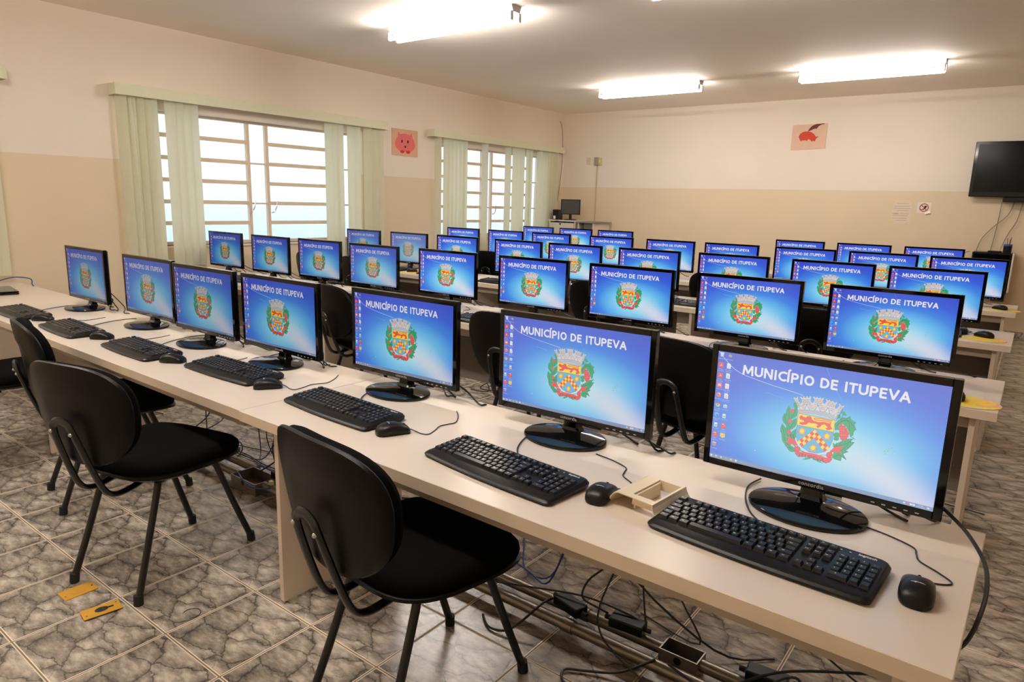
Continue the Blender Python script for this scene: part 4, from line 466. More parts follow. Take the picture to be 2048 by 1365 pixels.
def screen_mesh():
    b = BM(); uvl = b.loops.layers.uv.new('screen')
    def P(u, v, l=0): return (SX0+u*SW, -.0005-.00006*l, SZ1-v*SH)
    def face(pts, l, mi):
        try: f = b.faces.new([b.verts.new(P(u, v, l)) for u, v in pts])
        except ValueError: return
        f.material_index = mi; f.normal_update()
        if f.normal.y > 0: f.normal_flip()
        for lp in f.loops:
            lp[uvl].uv = ((lp.vert.co.x-SX0)/SW, (SZ1-lp.vert.co.z)/SH)
    face([(0, 0), (1, 0), (1, 1), (0, 1)], 0, 0)
    def rect(u0, v0, u1, v1, k, l=2): face([(u0, v0), (u1, v0), (u1, v1), (u0, v1)], l, SI[k])
    def stroke(p, w, k, l=1):
        p = smoothpath([(x, y, 0) for x, y in p], 4)
        for a, c in zip(p[:-1], p[1:]):
            dx, dy = (c.x-a.x)*SW, (c.y-a.y)*SH; q = math.hypot(dx, dy) or 1; nx, ny = -dy/q*w/2/SW, dx/q*w/2/SH
            face([(a.x+nx, a.y+ny), (c.x+nx, c.y+ny), (c.x-nx, c.y-ny), (a.x-nx, a.y-ny)], l, SI[k])
    def txt(s, u0, v0, u1, v1, k, l=3, bold=0.0, **kw):
        t = fit_text(s, u0, u1, -v1, -v0, bold=bold, **kw)
        vm = {v: b.verts.new(P(v.co.x, -v.co.y, l)) for v in t.verts}
        for f in t.faces:
            nf = b.faces.new([vm[v] for v in f.verts]); nf.material_index = SI[k]; nf.normal_update()
            if nf.normal.y > 0: nf.normal_flip()
        t.free()
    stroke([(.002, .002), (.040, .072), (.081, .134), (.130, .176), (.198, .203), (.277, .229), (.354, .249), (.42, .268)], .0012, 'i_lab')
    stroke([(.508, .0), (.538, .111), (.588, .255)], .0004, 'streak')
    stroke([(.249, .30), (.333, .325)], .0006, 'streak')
    def arc(cx, cy, rx, ry, a0, a1, n=10): return [(cx+rx*math.cos(math.radians(a0+(a1-a0)*i/n)), cy-ry*math.sin(math.radians(a0+(a1-a0)*i/n))) for i in range(n+1)]
    G = {'M': (.86, [[(.07, 1), (.12, 0), (.43, .80), (.74, 0), (.79, 1)]]), 'U': (.66, [[(.08, 0), (.08, .62)] + arc(.33, .62, .25, .30, 180, 360) + [(.58, .62), (.58, 0)]]),
         'N': (.68, [[(.08, 1), (.08, 0), (.60, 1), (.60, 0)]]), 'I': (.24, [[(.12, 0), (.12, 1)]]), 'Í': (.24, [[(.12, 0), (.12, 1)], [(.10, -.12), (.24, -.30)]]),
         'C': (.56, [arc(.42, .5, .34, .42, 55, 305, 16)]), 'P': (.56, [[(.08, 1), (.08, .08), (.30, .08)] + arc(.28, .31, .20, .23, 90, -90) + [(.28, .54), (.10, .54)]]),
         'O': (.72, [arc(.36, .5, .28, .42, 0, 360, 24)]), 'D': (.66, [[(.08, .5), (.08, .08), (.26, .08)] + arc(.26, .5, .30, .42, 90, -90, 14) + [(.26, .92), (.08, .92), (.08, .5)]]),
         'E': (.50, [[(.46, .08), (.08, .08), (.08, .92), (.46, .92)], [(.08, .48), (.42, .48)]]), 'T': (.54, [[(.0, .08), (.54, .08)], [(.27, .08), (.27, 1)]]),
         'V': (.64, [[(.04, 0), (.32, .93), (.60, 0)]]), 'A': (.66, [[(.04, 1), (.33, .05), (.62, 1)], [(.16, .68), (.50, .68)]]), ' ': (.26, [])}
    word = 'MUNICÍPIO DE ITUPEVA'; tot = sum(G[q][0]+.09 for q in word)-.09; cx = 0.0; u0, u1, v0, v1 = .129, .856, .094, .176
    for q in word:
        wq, strokes = G[q]
        for s in strokes:
            pts = [(u0+(cx+px)/tot*(u1-u0), v0+py*(v1-v0)) for px, py in s]; wd = .0049
            for a_, c_ in zip(pts[:-1], pts[1:]):
                dx, dy = (c_[0]-a_[0])*SW, (c_[1]-a_[1])*SH; L_ = math.hypot(dx, dy)
                if L_ < 1e-6: continue
                nx, ny = -dy/L_*wd/2/SW, dx/L_*wd/2/SH; ex, ey = dx/L_*wd*.18/SW, dy/L_*wd*.18/SH
                face([(a_[0]+nx-ex, a_[1]+ny-ey), (c_[0]+nx+ex, c_[1]+ny+ey), (c_[0]-nx+ex, c_[1]-ny+ey), (a_[0]-nx-ex, a_[1]-ny-ey)], 3, SI['text'])
        cx += wq+.09
    for part in CREST.split(';'):
        l = int(part[0]); c = part[1:3]; q = [int(z) for z in part[3:].split(',')]
        face([(q[i]/5000, q[i+1]/5000) for i in range(0, len(q), 2)], 4+l, SI[c])
    txt('ITUPEVA', .4345, .7735, .5475, .806, 'dk', 13, bold=-.005, res=2)
    # desktop icons, two columns
    A = [('bin', .028), ('pdf', .124), ('pdf', .219), ('any', .311), ('fox', .402), ('chr', .496), ('edg', .589), ('npp', .684), ('pdc', .778), ('srv', .874)]
    Bc = [('cat', .030), ('dw', .124), ('dc', .216), ('dd', .311), ('di', .402), ('rac', .496), ('npp', .589), ('pdc', .684), ('yel', .778)]
    names = {'bin': ['Lixeira'], 'pdf': ['Adobe', 'Acrobat'], 'any': ['AnyDesk'], 'fox': ['Firefox'], 'chr': ['Google', 'Chrome'], 'edg': ['Microsoft', 'Edge'], 'npp': ['Notepad++'], 'pdc': ['PDF', 'Creator'], 'srv': ['Scratch'], 'cat': ['GIMP 2.10.32'], 'dw': ['LibreOffice', 'Writer'], 'dc': ['LibreOffice', 'Calc'], 'dd': ['LibreOffice', 'Draw'], 'di': ['LibreOffice', 'Impress'], 'rac': ['Gcompris'], 'yel': ['Norton']}
    def disc(u, v, r, k, l, n=14, a0=0, a1=2*PI):
        pts = [(u+math.cos(a0+(a1-a0)*i/n)*r/SW, v+math.sin(a0+(a1-a0)*i/n)*r/SH) for i in range(n+1)]
        if a1-a0 >= 2*PI-.01: pts = pts[:-1]
        else: pts.append((u, v))
        face(pts, l, SI[k])
    def icon(k, u, v, second=False):
        w, h = .0125, .0235
        if k == 'bin': face([(u-.009, v-.02), (u+.010, v-.02), (u+.007, v+.02), (u-.006, v+.02)], 2, SI['i_lab'])
        elif k == 'pdf': rect(u-w, v-h, u+w, v+h, 'i_red'); face([(u, v-.016), (u+.002, v), (u+.008, v+.008), (u, v+.005), (u-.008, v+.014), (u-.001, v)], 3, SI['i_white'])
        elif k == 'any': rect(u-w, v-h, u+w, v+h, 'i_red2'); face([(u-.008, v), (u-.003, v-.01), (u+.002, v), (u-.003, v+.01)], 3, SI['i_white']); face([(u, v), (u+.004, v-.01), (u+.009, v), (u+.004, v+.01)], 3, SI['i_white'])
        elif k == 'fox': disc(u, v, .006, 'i_orange', 2); disc(u-.001, v+.002, .0035, 'i_pink', 3); disc(u+.004, v-.01, .0025, 'i_yellow', 3)
        elif k == 'chr':
            for i, c in enumerate(('i_red', 'i_yellow', 'i_green')): disc(u, v, .006, c, 2, 6, -PI*5/6+i*2*PI/3, -PI*5/6+(i+1)*2*PI/3)
            disc(u, v, .0031, 'i_white', 3); disc(u, v, .0024, 'i_blue', 4)
        elif k == 'edg': disc(u, v, .006, 'i_cyan', 2); disc(u+.003, v+.008, .0035, 'i_blue', 3)
        elif k in ('dw', 'dc', 'dd', 'di'):
            face([(u-.010, v-.024), (u+.004, v-.024), (u+.010, v-.012), (u+.010, v+.024), (u-.010, v+.024)], 2, SI['i_white'])
            face([(u+.004, v-.024), (u+.010, v-.024), (u+.010, v-.012)], 3, SI[{'dw': 'i_blue', 'dc': 'i_green', 'dd': 'i_yellow', 'di': 'i_orange'}[k]])
            for q in (-.004, .006, .014): rect(u-.006, v+q, u+.005, v+q+.004, {'dw': 'i_lab', 'dc': 'i_green', 'dd': 'i_yellow', 'di': 'i_red2'}[k], 3)
        elif k == 'npp': rect(u-.009, v-.018, u+.007, v+.022, 'i_white'); rect(u-.006, v, u+.005, v+.016, 'i_green', 3); stroke([(u, v+.01), (u+.012, v-.016)], .001, 'i_grey', 4)
        elif k == 'pdc': rect(u-w, v-h, u+w, v+h, 'i_red'); face([(u-.008, v+.012), (u+.004, v-.01), (u+.011, v-.004), (u, v+.018)], 3, SI['i_red2']); rect(u-.008, v-.018, u+.004, v-.012, 'i_white', 3)
        elif k == 'srv': disc(u, v, .0052, 'i_grey', 2); disc(u, v, .003, 'i_red2', 3); rect(u-.010, v-.02, u+.010, v-.013, 'i_white', 3)
        elif k == 'cat': face([(u-.008, v), (u, v-.016), (u+.012, v-.006), (u+.010, v+.014), (u-.004, v+.010)], 2, SI['i_grey']); disc(u+.004, v-.004, .0014, 'i_orange', 3)
        elif k == 'rac': 
            for q in (-.009, -.002, .005): rect(u+q, v-.018+abs(q), u+q+.005, v+.018, 'i_white', 2)
            rect(u-.010, v+.004, u+.011, v+.010, 'i_grey', 3)
        elif k == 'yel': face([(u-w, v-h), (u+w, v-h), (u+w, v+.008), (u, v+h), (u-w, v+.008)], 2, SI['i_yellow']); stroke([(u-.006, v-.004), (u-.001, v+.006), (u+.007, v-.012)], .0012, 'i_orange', 3)
        for i, s in enumerate(names[k]):
            hw = min(.017, .0024*len(s)); txt(s, u-hw, v+.031+i*.0165, u+hw, v+.043+i*.0165, 'i_lab', 3, res=1)
    for k, v in A: icon(k, .019, v)
    for k, v in Bc: icon(k, .058, v)
    # taskbar
    rect(0, .966, 1, 1, 'task', 1)
    for u, k in ((.010, 'i_white'), (.035, 'i_lab'), (.061, 'i_lab'), (.086, 'i_cyan'), (.112, 'i_yellow'), (.138, 'i_white'), (.164, 'i_cyan'), (.890, 'i_lab'), (.904, 'i_red2'), (.916, 'i_white'), (.927, 'i_white'), (.982, 'i_lab')):
        rect(u-.0045, .9755, u+.0045, .990, k, 2)
    txt('13:38', .945, .970, .962, .979, 'i_white', 2, res=1); txt('20/09/2022', .938, .984, .969, .993, 'i_white', 2, res=1)
    for du, dv, k in ((0, 0, 'i_green'), (.004, -.018, 'i_green'), (-.012, .008, 'i_green'), (.014, -.03, 'i_green'), (-.008, .03, 'i_green')):
        disc(.799+du, .593+dv, .0016, k, 1, 8)
    disc(.826, .603, .0012, 'i_lab', 1, 8)
    stroke([(.2256, .838), (.229, .850)], .0012, 'i_white', 3)
    me = bpy.data.meshes.new('screen'); b.to_mesh(me); b.free()
    for m_ in SM: me.materials.append(m_)
    return me
SCREEN = screen_mesh()
# the emission tones are the colours a lit display shows
def monitor_parts(t, dimv):
    zb = .051
    b = BM(); d = .020; hx = MW/2
    # front frame as a ring around the lit area
    sx0, sx1, sz0, sz1 = SX0, SX0+SW, SZ1-SH, SZ1
    box(b, -hx, sx0, -.002, d, zb, zb+MH, .0015); box(b, sx1, hx, -.002, d, zb, zb+MH, .0015)
    box(b, sx0, sx1, -.002, d, sz1, zb+MH, .0012); box(b, sx0, sx1, -.002, d, zb, sz0, .0012)
    obj('bezel', b, M_gloss, t)
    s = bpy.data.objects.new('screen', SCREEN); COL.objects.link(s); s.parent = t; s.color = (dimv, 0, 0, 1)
    b = BM(); r = []
    for y, k, dz in ((.001, .97, 0), (.020, .985, 0), (.030, .95, 0), (.042, .72, -.01), (.052, .45, -.02)):
        a, c = hx*k, MH/2*k; z = zb+MH/2+dz; r.append(ring(b, [(-a, y, z-c), (a, y, z-c), (a, y, z+c), (-a, y, z+c)]))
    skin(b, r, True); obj('back_cover', b, M_blk, t)
    b = BM(); r = []
    for z, w, dp, y in ((.012, .034, .022, .022), (.03, .026, .014, .026), (.06, .024, .012, .030), (.13, .024, .012, .036)):
        r.append(ring(b, [(x*w, y+q*dp, z) for x, q in ((-1, -1), (-.8, -1.3), (.8, -1.3), (1, -1), (1, 1), (-1, 1))]))
    skin(b, r, True); obj('stand_neck', b, M_gloss, t)
    b = BM(); n = 40
    prof = ((.0, 0.0), (.985, .0), (1.0, .003), (1.0, .009), (.985, .0115), (.90, .0135), (.55, .017), (.30, .0195), (.20, .022))
    r = [ring(b, [(.134*p*math.cos(2*PI*i/n), -.020+(.102*p)*math.sin(2*PI*i/n)+.03*(1-p), z) for i in range(n)]) for p, z in prof[1:]]
    skin(b, r, True); obj('stand_base', b, M_gloss, t, smooth=True)
    x = text_bm('concordia', .0135, extrude=.0002, bold=.00012, res=2, spacing=1.05)
    for v in x.verts: v.co = Vector((v.co.x, -.0025+v.co.z, zb+.0105+v.co.y))
    obj('maker_name', x, M_grey, t)
    b = BM()
    for i in range(5): box(b, .13+i*.022, .138+i*.022, -.0026, -.0018, zb+.006, zb+.0085)
    obj('button_marks', b, M_grey, t)
    b = BM()
    tube(b, [(-.05, .048, .17), (-.06, .085, .10), (-.045, .10, .045), (-.02, .115, .008), (.05, .12, .004)], .003, 6, 4)
    tube(b, [(.05, .048, .16), (.07, .09, .08), (.10, .105, .03), (.16, .10, .005), (.20, .075, .004)], .0032, 6, 4)
    obj('cable', b, M_cable, t)
MON = {'11': (-0.342, 0.498), '12': (-1.058, 0.543), '13': (-1.796, 0.548), '14': (-2.495, 0.505), '15': (-3.083, 0.497), '16': (-3.71, 0.537), '17': (-4.512, 0.548), '21': (-5.889, 2.25), '22': (-5.19, 2.25), '23': (-4.572, 2.289), '24': (-3.914, 2.277), '25': (-3.207, 2.318), '26': (-2.486, 2.325), '27': (-1.800, 2.32), '28': (-1.130, 2.32), '29': (-0.475, 2.313), '31': (-5.858, 3.85), '32': (-5.172, 3.865), '33': (-4.515, 3.881), '34': (-3.761, 3.87), '35': (-3.138, 3.85), '36': (-2.447, 3.86), '37': (-1.782, 3.912), '38': (-1.088, 3.907), '39': (-0.473, 3.905), '41': (-5.85, 5.484), '42': (-5.159, 5.48), '43': (-4.49, 5.48), '44': (-3.697, 5.48), '45': (-3.003, 5.48), '46': (-2.362, 5.48), '47': (-1.679, 5.491), '48': (-1.035, 5.484), '49': (-0.413, 5.48), '51': (-5.83, 7.12), '52': (-5.184, 7.12), '53': (-4.553, 7.12), '54': (-2.152, 7.10), '55': (-1.486, 7.10), '56': (-0.828, 7.10)}
DIM = {'17': .42, '16': .50, '15': .50, '14': .62, '13': .80, '12': .92, '21': .45, '22': .55, '23': .62, '24': .68, '31': .55, '32': .6}  # darkening of obliquely viewed screens, painted into their emission
WASH = {'11': .22, '12': .13, '13': .05, '17': .16, '16': .16, '15': .08, '14': .05, '28': .05, '29': .05, '24': .08, '32': .25, '31': .12}  # pale haze and window reflection painted into the screen colour
YAW = {'12': .03, '13': .015, '14': .0}
ORD = ['', 'first', 'second', 'third', 'fourth', 'fifth', 'sixth', 'seventh', 'eighth', 'ninth']
def seat_name(r, i, n):
    """i counts from the right end, 1-based"""
    if i == 1: w = 'rightmost'
    elif i == n: w = 'leftmost'
    else: w = ORD[i] + ' from the right'
    return w
rows = {}
for k in MON: rows.setdefault(k[0], []).append(k)
proto = None
for r, ks in rows.items():
    ks = sorted(ks, key=lambda k: -MON[k][0]); n = len(ks)
    for i, k in enumerate(ks, 1):
        lab = 'black widescreen monitor with blue crest wallpaper, %s in the %s row' % (seat_name(r, i, n), rowname[int(r)-1])
        x, y = MON[k]
        if proto is None:
            proto = thing('computer_monitor', lab, 'monitor', (x, y, ZT), YAW.get(k, 0), 'lit monitors standing on the desk rows'); monitor_parts(proto, 1.0); m_ = proto
        else: m_ = dup(proto, (x, y, ZT), YAW.get(k, 0), lab)
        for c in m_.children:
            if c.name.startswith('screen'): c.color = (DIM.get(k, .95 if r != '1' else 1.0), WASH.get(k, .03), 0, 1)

# ---------------------------------------------------------------- keyboards
KW = .0195; KD = .0187
ROWS = [
 [(0, 1, 'Esc')] + [(2+i, 1, 'F%d' % (i+1)) for i in range(4)] + [(6.5+i, 1, 'F%d' % (i+5)) for i in range(4)] + [(11+i, 1, 'F%d' % (i+9)) for i in range(4)] + [(15.3, 1, 'Prt'), (16.3, 1, 'Scr'), (17.3, 1, 'Pse')],
 [(i, 1, c) for i, c in enumerate("'1234567890-=")] + [(13, 2, 'Back'), (15.3, 1, 'Ins'), (16.3, 1, 'Hm'), (17.3, 1, 'PU'), (18.6, 1, 'Nm'), (19.6, 1, '/'), (20.6, 1, '*'), (21.6, 1, '-')],
 [(0, 1.5, 'Tab')] + [(1.5+i, 1, c) for i, c in enumerate("QWERTYUIOP´[")] + [(13.5, 1.5, 'Ent'), (15.3, 1, 'Del'), (16.3, 1, 'End'), (17.3, 1, 'PD'), (18.6, 1, '7'), (19.6, 1, '8'), (20.6, 1, '9'), (21.6, 1, '+')],
 [(0, 1.75, 'Caps')] + [(1.75+i, 1, c) for i, c in enumerate("ASDFGHJKLÇ~]")] + [(13.75, 1.25, ''), (18.6, 1, '4'), (19.6, 1, '5'), (20.6, 1, '6'), (21.6, 1, '.')],
 [(0, 1.25, 'Shf'), (1.25, 1, '\\')] + [(2.25+i, 1, c) for i, c in enumerate("ZXCVBNM,.;/")] + [(13.25, 1.75, 'Shf'), (16.3, 1, '^'), (18.6, 1, '1'), (19.6, 1, '2'), (20.6, 1, '3'), (21.6, 1, 'Ent')],
 [(0, 1.25, 'Ctl'), (1.25, 1.25, 'Win'), (2.5, 1.25, 'Alt'), (3.75, 6.25, ''), (10, 1.25, 'Gr'), (11.25, 1.25, 'W'), (12.5, 1.25, 'M'), (13.75, 1.25, 'Ctl'), (15.3, 1, '<'), (16.3, 1, 'v'), (17.3, 1, '>'), (18.6, 2, '0'), (20.6, 1, ','), (21.6, 1, '')]]
def kz(y): return .0145+.011*(y+.085)/.17
def key_bm(x, y, w, s, legend):
    b = BM(); hw = w*KW/2-.0008; hd = KD/2-.0008; z0 = kz(y); z1 = z0+.0078; a = .0026; c = .0022
    p = [(-hw, -hd), (hw, -hd), (hw, hd), (-hw, hd)]
    q = [(-hw+a, -hd+a), (hw-a, -hd+a), (hw-a, hd-c*.6), (-hw+a, hd-c*.6)]
    r0 = ring(b, [(x+i, y+j, z0-.003) for i, j in p]); r1 = ring(b, [(x+i, y+j, kz(y+j)-.0145+.0145) for i, j in p]); r2 = ring(b, [(x+i, y+j, kz(y+j)+.0072) for i, j in q])
    skin(b, [r0, r1, r2], True)
    if legend and s:
        t = text_bm(s, .0062 if len(s) == 1 else .0042, res=1, bold=.0001)
        for v in t.verts:
            yy = y+.0012+v.co.y; v.co = Vector((x-w*KW*.12+v.co.x, yy, kz(yy)+.0074))
        merge(b, t, mi=1)
    return b
def kb_body():
    b = BM(); n = 14
    def outline(k):
        P = []; hx = .230-k; yb = .085-k; yf = -.085+k
        cr = .016
        for cx, cy, a0 in ((hx-cr, yb-cr, 0), (-hx+cr, yb-cr, PI/2)):
            for i in range(5): a = a0+i*PI/8; P.append((cx+math.cos(a)*cr, cy+math.sin(a)*cr))
        for cx, cy, a0 in ((-hx+cr, yf+cr, PI),):
            for i in range(4): a = a0+i*PI/6; P.append((cx+math.cos(a)*cr, cy+math.sin(a)*cr))
        for i in range(1, n): x = -hx+cr+(2*hx-2*cr)*i/n; P.append((x, yf-.008*math.sin(PI*i/n)))
        for i in range(4): a = 1.5*PI+i*PI/6; P.append((hx-cr+math.cos(a)*cr, yf+cr+math.sin(a)*cr))
        return P
    r = []
    for k, f in ((.006, 0.0), (.0, .25), (-.001, .6), (.003, .9), (.006, 1.0)):
        r.append(ring(b, [(x, y, .001+f*(kz(y)-.001)) for x, y in outline(k)]))
    skin(b, r, True); return b
def kb_logo():
    t = text_bm('logitech', .011, extrude=.0001, bold=.0002, res=2)
    for v in t.verts: y = .069+v.co.y; v.co = Vector((.188+v.co.x, y, kz(y)+.0004+v.co.z))
    return t
def keyboard_cable(b): tube(b, [(-.02, .083, .012), (-.04, .105, .006), (-.085, .15, .004), (-.125, .22, .004), (-.15, .30, .004), (-.145, .37, .004)], .0021, 6, 5)
KX0 = -22.6*KW/2
def keyrows():
    for j, row in enumerate(ROWS):
        y = .0575-j*KD-(.006 if j else 0)
        for (u, w, s) in row: yield KX0+(u+w/2)*KW, y, w, s, j
def make_keyboard(label, loc, rz, detailed):
    t = thing('keyboard', label, 'keyboard', loc, rz, 'black keyboards in front of the monitors')
    obj('body', kb_body(), M_blk, t, smooth=True)
    if detailed:
        for x, y, w, s, j in keyrows():
            nm = 'spacebar' if w > 5 else ('function_key' if j == 0 else 'key')
            obj(nm, key_bm(x, y, w, s, True), [M_key, M_leg], t)
    else:
        b = BM()
        for x, y, w, s, j in keyrows(): merge(b, key_bm(x, y, w, '', False))
        obj('key_block', b, M_key, t)
    obj('maker_name', kb_logo(), M_leg, t)
    b = BM()
    for i in range(3): x = KX0+(18.9+i*.9)*KW-.01; box(b, x-.002, x+.002, .066, .068, kz(.067), kz(.067)+.0008)
    obj('indicator_marks', b, M_leg, t)
    b = BM(); keyboard_cable(b); obj('cable', b, M_cable, t, smooth=True)
    return t
KB1 = [(-.366, .222, -.062), (-1.041, .195, -.145+.04), (-1.772, .252, -.06), (-2.493, .286, .01), (-3.135, .222, -.03), (-3.845, .205, -.05), (-4.545, .21, -.03)]
kbp = None
for i, (x, y, a) in enumerate(KB1, 1):
    lab = 'black full size keyboard on the front row, %s' % seat_name(1, i, 7)
    if kbp is None: kbp = make_keyboard(lab, (x, y, ZT), a, True)
    else: dup(kbp, (x, y, ZT), a, lab)
kbl = None
random.seed(3)
for r in (2, 3):
    ks = sorted(rows[str(r)], key=lambda k: -MON[k][0])
    for i, k in enumerate(ks, 1):
        lab = 'black keyboard lying on the %s row, %s' % (rowname[r-1], seat_name(r, i, len(ks)))
        x = MON[k][0]-.03+random.uniform(-.02, .02); y = ROWY[r][0]+.17+random.uniform(-.02, .02); a = random.uniform(-.07, .05)
        if k == '24': x = -3.87; y = 1.95
        if k == '26': x = -2.52; y = 1.93
        if k == '34': x = -3.70; y = 3.58
        if k == '36': x = -2.10; y = 3.61
        if k == '33': x = -4.50
        if kbl is None: kbl = make_keyboard(lab, (x, y, ZT), a, False)
        else: dup(kbl, (x, y, ZT), a, lab)

# ---------------------------------------------------------------- mice and pads
def make_mouse(label, loc, rz):
    t = thing('computer_mouse', label, 'mouse', loc, rz, 'black optical mice beside the keyboards')
    b = BM(); n = 20; m = 12; r = []
    L, Wd, Hh = .052, .0305, .036
    prof = [(-1.0, .18, .008), (-.985, .42, .014), (-.93, .66, .021), (-.80, .86, .028), (-.55, .98, .034), (-.2, 1.0, .0375), (.15, .97, .036), (.5, .95, .031), (.78, .92, .0245), (.90, .86, .020), (.97, .70, .0155), (1.0, .45, .011)]
    for yy, w, h in prof:
        w = max(w, .12)*Wd; pts = []
        for i in range(n):
            a = 2*PI*i/n; cx, sz_ = math.cos(a), math.sin(a)
            x = w*math.copysign(abs(cx)**.75, cx); z = h*.42 + (h*.58*math.copysign(abs(sz_)**.85, sz_) if sz_ > 0 else h*.42*math.copysign(abs(sz_)**.35, sz_))
            pts.append((x, yy*L, max(z, .0006)))
        r.append(ring(b, pts))
    skin(b, r, True); obj('body', b, M_blk, t, smooth=True, autosmooth=False)
    b = BM(); r = [ring(b, [(x, y+.028, z*1.0) for x, y, z in [(.0035*math.cos(a), 0, 0) for a in (0,)]])] if False else None
    lathe(b, ((.0055, -.0028), (.0068, -.0015), (.0068, .0015), (.0055, .0028)), 14)
    for v in b.verts: v.co = Vector((v.co.z, .034+v.co.x, .0225+v.co.y))
    obj('scroll_wheel', b, M_rub, t)
    x = text_bm('logitech', .0078, extrude=.0001, bold=.0001, res=2)
    for v in x.verts: yy = -.012+v.co.y; v.co = Vector((v.co.x, yy, .0372-.12*max(0, yy)+v.co.z - 9*v.co.x**2*.9))
    obj('maker_name', x, M_leg, t)
    b = BM(); tube(b, MOUSE_CABLE, .0017, 6, 6); obj('cable', b, M_cable, t, smooth=True)
    return t
MOUSE_CABLE = [(0, .050, .010), (.006, .064, .004), (.040, .078, .0022), (.054, .096, .0022), (.030, .125, .0022), (-.004, .155, .0022), (-.012, .185, .0022), (-.020, .215, .0022), (-.07, .245, .0022), (-.13, .265, .0022)]
MS1 = [(-.080, .226, .06), (-.754, .222, .12), (-1.480, .209, -.45), (-2.199, .252, -.6), (-2.835, .215, -1.0), (-3.533, .221, -.95), (-4.252, .215, -.9)]
msp = None
for i, (x, y, a) in enumerate(MS1, 1):
    lab = 'black optical mouse on the front row, %s' % seat_name(1, i, 7)
    if msp is None: msp = make_mouse(lab, (x, y, ZT), a)
    else: dup(msp, (x, y, ZT), a, lab)
def pad(x, y, a, label):
    b = BM(); lathe(b, ((.98, 0), (1.0, .001), (1.0, .003), (.98, .0035)), 36, sx=.115, sy=.095)
    o = obj('mouse_pad', b, M_pad); o.location = (x, y, ZT); o.rotation_euler = (0, 0, a); tag(o, label, 'mouse pad', 'yellow marbled mouse pads')
pad(-.125, 1.915, -.1, 'yellow marbled oval mouse pad at the right end of the second row')
pad(-.165, 3.60, -.1, 'yellow marbled oval mouse pad at the right end of the third row')
pad(-.130, 5.225, -.1, 'yellow marbled oval mouse pad at the right end of the fourth row')
pad(-4.87, 3.60, .1, 'yellow marbled oval mouse pad beside the third monitor from the left in the third row')
pad(-2.02, 5.22, .1, 'yellow marbled oval mouse pad on the middle of the fourth row')
MZ = ZT+.0036
dup(msp, (-.165, 1.93, MZ), .3, 'black mouse on the yellow pad at the right end of the second row')
dup(msp, (-.165, 3.675, MZ), .95, 'black mouse on the yellow pad at the right end of the third row')
dup(msp, (-.150, 5.235, MZ), .9, 'black mouse on the yellow pad at the right end of the fourth row')
dup(msp, (-4.87, 3.62, MZ), -.6, 'black mouse on the yellow pad beside a monitor left of centre in the third row')
dup(msp, (-.28, 3.75, ZT), .1, 'black mouse half hidden behind the rightmost monitor of the second row, off its pad')
for r in (2, 3):
    ks = sorted(rows[str(r)], key=lambda k: -MON[k][0])
    for i, k in enumerate(ks, 1):
        if i == 1 or k == '33' or k == '32': continue
        dup(msp, (MON[k][0]+.27, ROWY[r][0]+.20, ZT), -.2, 'black optical mouse on the %s row, %s' % (rowname[r-1], seat_name(r, i, 9)))

